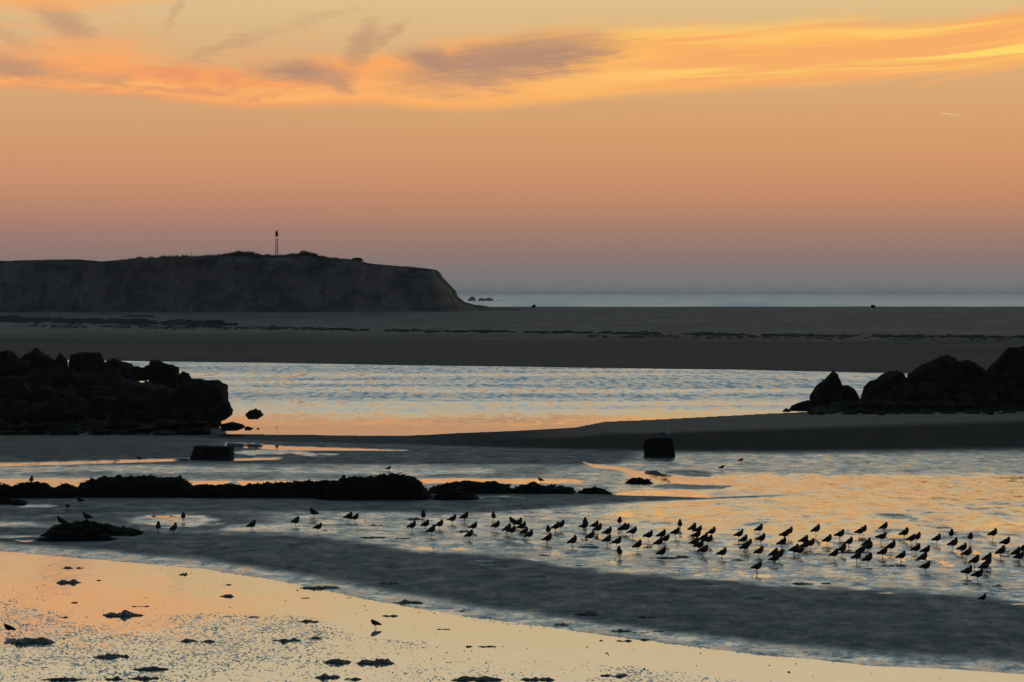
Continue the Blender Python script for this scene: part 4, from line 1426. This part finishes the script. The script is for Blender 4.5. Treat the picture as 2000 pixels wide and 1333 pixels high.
# (px, row of the feet, facing, pose): r = side on, head to the right; l = head to the left; e = end on; p = preening; a = alert
FLOCK = [
    (827, 1018, 'e'), (830.5, 1036, 'r'), (804, 1039, 'r'), (858, 1036, 'r'), (842, 1048, 'r'), (883, 1025, 'r'), (907, 1021, 'q'), (964, 1019.5, 'e'),
    (924, 1040, 'r'), (916, 1056, 'r'), (968, 1038, 'r'), (1002.5, 1029, 'l'), (1012, 1033, 'r'), (990, 1045, 'r'), (999, 1048.5, 'r'), (1019, 1041, 'r'),
    (1024, 1051, 'q'), (1033.5, 1057, 'q'), (1071, 1047, 'e'), (1085, 1041, 'r'), (1094, 1038, 'r'), (1069, 1065, 'r'), (1118, 1070, 'r'), (1142.5, 1031, 'e'),
    (1140, 1039.5, 'r'), (1161.5, 1037, 'r'), (1167.5, 1044.5, 'r'), (1152.5, 1060, 'r'), (1210, 1029, 'e'), (1186, 1052, 'r'), (1185.5, 1066, 'r'), (1216, 1044, 'r'),
    (1222, 1043, 'r'), (1235, 1050.5, 'r'), (1205, 1070.5, 'r'), (1210, 1091, 'e'), (1245, 1078, 'r'), (1266, 1058.5, 'r'), (1292, 1057, 'r'), (1299, 1065, 'r'),
    (1286, 1072.5, 'r'), (1292, 1092, 'r'), (1328, 1035.5, 'e'), (1319, 1052, 'r'), (1352.5, 1043, 'r'), (1363, 1047, 'r'), (1360, 1057, 'r'), (1390, 1050.5, 'r'),
    (1373.5, 1064.5, 'r'), (1383, 1067, 'r'), (1356, 1072, 'r'), (1365, 1078, 'r'), (1373, 1088, 'r'), (1410, 1093, 'r'), (1443, 1056, 'a'), (1452, 1066, 'r'),
    (1460, 1074, 'r'), (1455, 1081, 'r'), (1482.5, 1044.5, 'r'), (1486, 1064.5, 'r'), (1482, 1090, 'r'), (1478, 1121, 'r'), (1541, 1050, 'q'), (1532, 1056.5, 'r'),
    (1527, 1073, 'r'), (1593.5, 1047, 'r'), (1511, 1094, 'r'), (1521.5, 1097, 'r'), (1512, 1105, 'r'), (1569.5, 1068, 'r'), (1582, 1074.5, 'r'), (1572, 1078, 'r'),
    (1551, 1086, 'r'), (1561, 1089, 'r'), (1616, 1067, 'r'), (1640, 1056.5, 'r'), (1658, 1070.5, 'r'), (1629, 1095, 'r'), (1645, 1086, 'q'), (1685.5, 1046.5, 'r'),
    (1678.5, 1050, 'r'), (1726, 1041, 'r'), (1721, 1061.5, 'a'), (1766, 1054, 'r'), (1790, 1062, 'r'), (1779, 1065, 'r'), (1829.6, 1064.5, 'r'), (1693, 1074, 'r'),
    (1696, 1081, 'r'), (1682, 1086.5, 'r'), (1673, 1100, 'r'), (1694.6, 1105, 'r'), (1724, 1092, 'r'), (1740, 1080.5, 'p'), (1760, 1099, 'r'), (1789, 1084.5, 'r'),
    (1807.5, 1088, 'r'), (1802, 1102.5, 'r'), (1807.5, 1119.5, 'r'), (1858, 1055, 'e'), (1895, 1061, 'e'), (1939, 1054.5, 'r'), (1861.5, 1074.5, 'r'), (1879, 1084, 'r'),
    (1888, 1094, 'r'), (1903.5, 1109, 'r'), (1963.5, 1072, 'r'), (1954.5, 1091, 'r'), (1928, 1103, 'r'), (1928, 1112, 'r'), (1922, 1120, 'r'), (1888.5, 1130, 'r'),
    (1909.5, 1137, 'r'), (1984.5, 1092, 'r'), (1991, 1100.5, 'r'), (1999, 1085, 'r'), (680, 1021, 'r'), (693, 1022, 'r'), (620.6, 1041, 'r'), (577, 1030, 'q'),
    (491, 1038, 'r'), (613, 1012.5, 'l'), (358, 1020, 'e'), (309, 1041, 'e'), (339, 1044, 'q'), (132, 997, 'e'), (157, 987, 'l'),
]
SPECIAL = {    # index: own label
    7: 'round end-on shorebird, the one standing farthest out toward the reef above the flock',
    2: 'shorebird facing right that stands first at the left end of the main flock',
    11: 'shorebird facing left at the back of the huddle, head turned away from the others',
    22: 'shorebird facing right standing alone in front of the flock, nobody beside it',
    28: 'upright end-on shorebird standing just above the blurred pair of birds',
    35: 'end-on shorebird close to the viewer beside a small bright puddle',
    41: 'shorebird facing right whose reflection lies in the bright puddle below it',
    42: 'end-on shorebird standing at the back of the middle of the flock',
    53: 'large plump shorebird facing right with both legs and a dark reflection showing',
    61: 'shorebird facing right, nearest the damp bank in the middle of the flock',
    54: 'shorebird facing right with a small raised head and short bill showing',
    65: 'shorebird facing right at the back edge between two gaps in the flock',
    77: 'shorebird facing right on one long leg, beside the round dark resting bird',
    78: 'round dark bird resting low on the dark sand ridge',
    81: 'shorebird facing right standing highest in the right half of the flock',
    82: 'shorebird stretching its head and bill forward and down',
    93: 'shorebird preening with its head turned over its back',
    98: 'shorebird facing right, lowest of the right-hand group before the wide gap',
    99: 'small round end-on shorebird, the first of two end-on birds at the right',
    100: 'end-on shorebird standing squarely on two thin legs at the right',
    101: 'shorebird facing right at the back right corner, mirrored in the wet sand',
    114: 'shorebird facing right at the front right corner of the flock',
    119: 'shorebird half cut off by the right edge of the picture',
    124: 'shorebird facing right standing by itself at the left on a thin strip of wet sand',
    125: 'shorebird with lowered head standing among bright ripples left of the flock',
    126: 'round end-on shorebird by the small orange puddle on the damp sand',
    127: 'end-on shorebird right beside the shaggy lone rock',
    128: 'shorebird turned half away, the second bird beside the shaggy lone rock',
    129: 'faint upright shorebird in the gloom under the long weedy rock',
    130: 'faint shorebird close against the foot of the long weedy rock',
}
PHRASE = {7: 'the outermost end-on bird', 2: 'the left-end bird', 11: 'the bird facing left', 22: 'the lone front bird', 28: 'the upright end-on bird', 35: 'the puddle-side bird',
          41: 'the bird mirrored in the puddle', 42: 'the end-on bird mid-flock', 53: 'the large two-legged bird', 61: 'the front middle bird', 54: 'the raised-head bird',
          65: 'the back-edge bird', 77: 'the bird on one long leg', 78: 'the low resting bird', 81: 'the highest bird on the right', 82: 'the bird stretching forward',
          93: 'the preening bird', 98: 'the lowest right-hand bird', 99: 'the small end-on bird', 100: 'the two-legged end-on bird', 101: 'the mirrored corner bird',
          114: 'the front corner bird', 119: 'the bird cut by the edge', 124: 'the solitary strip bird', 125: 'the head-down bird'}
WORD = {'r': 'shorebird facing right', 'l': 'shorebird facing left', 'e': 'end-on shorebird', 'q': 'half-turned shorebird', 'a': 'alert shorebird', 'p': 'preening shorebird'}
items = {i: (b[0], b[1]) for i, b in enumerate(FLOCK)}
auto = relate(items, {i: (PHRASE[i], items[i]) for i in PHRASE}, lambda i: WORD[FLOCK[i][2]], 'bird')
rb = random.Random(12)
for i, (px, fy, k) in enumerate(FLOCK):
    jit = rb.uniform(-0.3, 0.3)
    face = {'r': 0.0, 'l': math.pi, 'e': math.pi / 2, 'q': math.pi / 2 - 0.85, 'a': 0.0, 'p': 0.0}[k] + jit * (0.5 if k == 'e' else 1.0)
    if k == 'e' and rb.random() < 0.4:
        face = -math.pi / 2 + jit * 0.5
    sc = rb.uniform(0.93, 1.05)
    if i == 125:
        pose, tl = 'feeding', 0.25
    elif k == 'a':
        pose, tl = ('alert', 0.0) if i == 54 else ('alert', 0.22)
    else:
        pose, tl = 'tucked', rb.uniform(-0.10, 0.10)
    legs = 2 if (k == 'e' or i in (53, 100) or rb.random() < 0.35) else 1
    bird(px, fy, face, pose, sc, SPECIAL.get(i, auto.get(i)), legs, None, 'shorebirds resting on the wet sand', tl)

# birds apart from the flock
bird(733, 1228.5, math.pi, 'feeding', 0.80, 'small sandpiper facing left, mirrored alone in the bright near pool', 3)
bird(17.5, 1239, math.pi + 0.1, 'feeding', 0.86, 'sandpiper with long bill at the left edge of the near pool, above a dark clump', 1)
bird(1919, 1178.5, 0.1, 'tucked', 0.66, 'smallest shorebird, alone on the damp bank by a thin bright puddle', 2)
# on the rocks
def on_rock(px, py_feet, Yd, facing, label, scale=1.0, pose='tucked'):
    q = at_depth(px, py_feet, Yd)
    bird(px, py_feet, facing, pose, scale, label, 2, q)


on_rock(61, 947.5, ground_pt(60, 975).y + 0.8, 1.5, 'upright bird perched on the weedy rock against the orange pool', 0.95)
on_rock(121, 1030, ground_pt(120, 1050).y + 0.9, math.pi, 'shorebird facing left on the slope of the shaggy lone rock', 1.0, 'alert')
on_rock(171, 1021.5, ground_pt(170, 1050).y + 1.0, math.pi, 'shorebird facing left on top of the shaggy lone rock', 1.0, 'alert')
# small distant waders
for px, fy, fc, lab in ((1410, 919, 0.0, 'tiny dark wader out on the wet flat beyond the flock'), (1447, 905, 0.2, 'faintest tiny wader at the back edge of the wet flat'),
                        (272, 901, 3.0, 'tiny wader at the thin water line before the long low block'), (541, 878, 1.2, 'faint tiny wader standing in the orange strip of water'),
                        (759, 921, 0.0, 'tiny wader on the grey flat behind the tallest weedy rock'), (1056, 944, 3.0, 'tiny wader at the edge of the narrow orange strip')):
    bird(px, fy, fc, 'feeding', 0.85, lab, 2, None, 'tiny waders far out on the flat')

# gull on the block
def gull(q, facing, label, s=1.0, group=None):
    o = thing('gull', label, 'gull', q, group, facing)
    o.scale = (s,) * 3
    b = sweep(refine([(-.24, .155, .02, .008), (-.18, .165, .04, .02), (-.11, .18, .07, .05), (-.03, .195, .09, .075), (.05, .21, .09, .08), (.11, .235, .07, .068),
                      (.15, .275, .05, .05), (.17, .315, .042, .042), (.188, .345, .045, .042), (.215, .352, .034, .032), (.238, .345, .008, .008)]), 12)
    link_obj('body', b, M_WHITE, o)
    for sg in (1, -1):
        v, f = wing_mesh()
        w = mesh('wing', [((q_[0] - .01) * 1.62, q_[1] * 1.34 * sg, .02 + q_[2] * 0.98) for q_ in v], f if sg > 0 else [tuple(reversed(t)) for t in f])
        link_obj('wing', w, M_SLATE, o)
        link_obj('leg', mesh('leg', *(lambda m: (m.v, m.f))(_leg(sg))), M_LEG, o)
    bl = MB()
    bl.tube([(.23, 0, .345), (.26, 0, .340), (.285, 0, .330)], [.013, .012, .004], 6)
    bl.build('bill', M_YBILL, o)
    return o


def _leg(sg):
    m = MB()
    m.tube([(0.01, .035 * sg, .15), (0.0, .035 * sg, .07), (0.01, .035 * sg, .006)], [.011, .008, .008], 6)
    m.tube([(0.01, .035 * sg, .006), (.05, .05 * sg, .004)], [.008, .004], 5)
    m.tube([(0.01, .035 * sg, .006), (.05, .02 * sg, .004)], [.008, .004], 5)
    return m


gb = ground_pt(1289, 893, .02)
gull(Vector(((1300 - 1000) / F * (gb.y + .5), gb.y + .5, CAMH - (855.5 - HZ) / F * (gb.y + .5))), 0.15, 'dark-winged gull with a pale head standing on the squat block')
gp = bar_point(1158, 640)
gull(gp, 1.0, 'tiny white gull resting on the far sand bar', 1.0)
gull(at_depth(1606, 745.5, 168), 2.6, 'small bird perched on the sloping edge of the pointed boulder', 0.5)

# ------------------------------------------------------------------ dark clumps lying in the shallows
CL = [
    (135, 1136, 50, 8), (193, 1133, 11, 4), (358, 1121, 18, 6), (133, 1109, 22, 4), (156, 1109, 16, 4), (442, 1142, 26, 3), (443, 1164, 28, 5), (275, 1184, 42, 4),
    (241, 1199, 82, 11), (625, 1147, 78, 8), (596, 1168, 20, 3), (685, 1167, 24, 3), (496, 1205, 22, 4), (604, 1213, 36, 6), (123, 1205, 20, 5), (145, 1177, 14, 3),
    (64, 1251, 90, 15), (368, 1251, 34, 7), (408, 1252, 24, 6), (560, 1250, 58, 8), (616, 1246, 22, 5), (217, 1281, 72, 11), (86, 1303, 20, 4), (294, 1306, 70, 8),
    (122, 1326, 92, 8), (224, 1326, 38, 6), (280, 1324, 60, 8), (658, 1291, 54, 12), (733, 1292, 76, 12), (640, 1321, 50, 10), (690, 1326, 36, 6), (759, 1141, 40, 7),
    (799, 1176, 62, 8), (762, 1202, 32, 5), (866, 1229, 36, 3), (904, 1193, 18, 4), (1149, 1201, 56, 8), (1097, 1220, 32, 7), (1265, 1209, 44, 5), (1214, 1232, 40, 6),
    (1286, 1234, 20, 4), (1256, 1236, 40, 3), (1219, 1251, 32, 5), (1261, 1249, 22, 4), (1174, 1251, 8, 4), (916, 1262, 14, 5), (958, 1262, 54, 4), (932, 1325, 100, 11),
    (1205, 1318, 66, 9), (1050, 1326, 70, 8), (1541, 1312, 6, 5), (1568, 1140, 48, 6), (1613, 1140, 22, 4), (1746, 1105, 54, 5), (1886, 1141, 12, 4), (1298, 1090, 64, 5),
    (1332, 1088, 32, 5), (1150, 1069, 44, 5), (1060, 1085, 30, 3), (985, 1105, 14, 4), (764, 1111, 40, 4), (1129, 1105, 20, 3), (730, 1050, 62, 5), (786, 1052, 34, 4),
    (808, 1014, 42, 5), (735, 1026, 28, 4), (905, 1038, 32, 5), (1660, 1079, 70, 5), (1950, 1145, 30, 4), (1965, 1151, 30, 4), (1440, 1094, 28, 5), (600, 1029, 20, 3), (640, 1036, 26, 3),
    (611, 1022, 18, 3), (1055, 1105, 16, 2.5),
]
CSPEC = {8: ('widest dark clump of the upper shallows, pointed at both ends', 'the wide pointed clump'), 9: ('long dark clump on the speckled edge of the near pool', 'the long clump on the pool edge'),
         16: ('big ragged black clump just under the sandpiper at the left edge', 'the big clump under the edge sandpiper'), 21: ('thick dark clump tapering to one side, in speckled shallows', 'the thick tapering clump'),
         28: ('large ragged clump, right one of a pair under the lone mirrored sandpiper', 'the large clump under the mirrored sandpiper'), 47: ('broad dark clump on the bottom edge, in the middle', 'the broad clump on the bottom edge'),
         36: ('ring-shaped dark clump holding a bit of bright water', 'the ring-shaped clump'), 48: ('thick dark clump alone near the bottom edge in the pale pool', 'the thick bottom clump'),
         51: ('dark strip of clump in front of the flock on the damp bank', 'the strip in front of the flock'), 55: ('long dark ridge with the puddle-reflected bird above it', 'the ridge by the puddle bird'),
         0: ('flat dark clump in the orange part of the near pool', 'the flat clump in the orange pool'), 62: ('long low dark ridge at the left end of the bird flat', 'the long ridge left of the flock'),
         53: ('dark low ridge in the right part of the flock', 'the ridge among the right-hand birds'), 31: ('dark clump on the damp slope above the near pool', 'the clump on the damp slope'),
         24: ('longest clump cut by the bottom edge at the left corner', 'the bottom corner clump'), 19: ('dark clump with a trailing tail in the middle shallows', 'the clump with a trailing tail')}
citems = {i: (c[0], c[1]) for i, c in enumerate(CL)}
landm = {i: (CSPEC[i][1], citems[i]) for i in CSPEC}
landm['bird'] = ('the lone mirrored sandpiper', (733, 1220))
SIZEW = lambda i: ('long' if CL[i][2] > 44 else 'small' if CL[i][2] < 24 else 'middling') + ' clump'
cauto = relate(citems, landm, SIZEW, 'clump')


def clump(px, py, w, h, seed, label):
    rr = random.Random(seed)
    c = ground_pt(px, py + h * 0.3, 0.0)
    k = c.y / F
    W = w * k * 0.5
    vert = h * (0.62 if h > 4 else 0.5) * k                # the part of its height that stands up
    D = (h * 0.95) / ((py - HZ) ** 2 / (CAMH * F)) * 0.5     # the part that is seen as depth
    nu, nv = max(14, int(w / 2.2)), 7
    v, f = [], []
    ph = rr.uniform(0, 50)
    for j in range(nv + 1):
        tv = -1 + 2 * j / nv
        for i in range(nu + 1):
            u = -1 + 2 * i / nu
            lobe = 0.78 + 0.45 * mnoise.noise(Vector((u * 2.2 + ph, 0, ph))) + 0.25 * mnoise.noise(Vector((u * 6 + ph, 3, 0)))
            lobe = max(0.12, lobe) * (1 - abs(u) ** 2.5) ** 0.7
            off = 0.35 * mnoise.noise(Vector((u * 1.6 + ph, 8, 0)))
            c_ = math.sqrt(max(0, 1 - tv * tv))
            nn = mnoise.fractal(Vector((u * W * 7 + ph, tv * D * 5, ph)), 1.0, 2.0, 4)
            v.append((u * W * 1.04, (tv * lobe + off) * D, -0.03 + (vert * lobe * 1.25 + 0.03) * c_ * (0.8 + 0.45 * nn)))
    for j in range(nv):
        for i in range(nu):
            a = j * (nu + 1) + i
            f.append((a, a + 1, a + nu + 2, a + nu + 1))
    c.z = max(0.0, flat_z(px, py))
    o = link_obj('seaweed_clump', mesh('seaweed_clump', v, f), M_CLUMP, None, c)
    return tag(o, label, 'seaweed clump', 'dark clumps lying on the wet sand')


for i, (px, py, w, h) in enumerate(CL):
    clump(px, py, w, h, 700 + i, CSPEC[i][0] if i in CSPEC else cauto.get(i))

# crumbs of shell and stone over the shallows
mb = MB()
r = random.Random(21)
for _ in range(420):
    py = r.uniform(1085, 1345)
    px = r.uniform(-60, 2060)
    if py < float(ip(px, [(0, 1074), (560, 1133), (900, 1199), (1250, 1246), (2000, 1313)])) - 10 and r.random() < 0.85:
        continue
    q = ground_pt(px, py)
    s = r.uniform(0.006, 0.02) * (1.6 if r.random() < 0.06 else 1.0)
    z0 = max(0.0, flat_z(px, py))
    vv = [(q.x + math.cos(a) * s * r.uniform(.8, 1.6), q.y + math.sin(a) * s * r.uniform(.8, 1.6), z0 - .003) for a in [t * 1.2566 for t in range(5)]]
    vv.append((q.x, q.y, z0 + s * r.uniform(.7, 1.2)))
    mb.add(vv, [(t, (t + 1) % 5, 5) for t in range(5)])
o = mb.build('pebbles', M_ROCK)
tag(o, 'scattered crumbs of shell and stone over the near pool', 'pebbles', None, 'stuff')
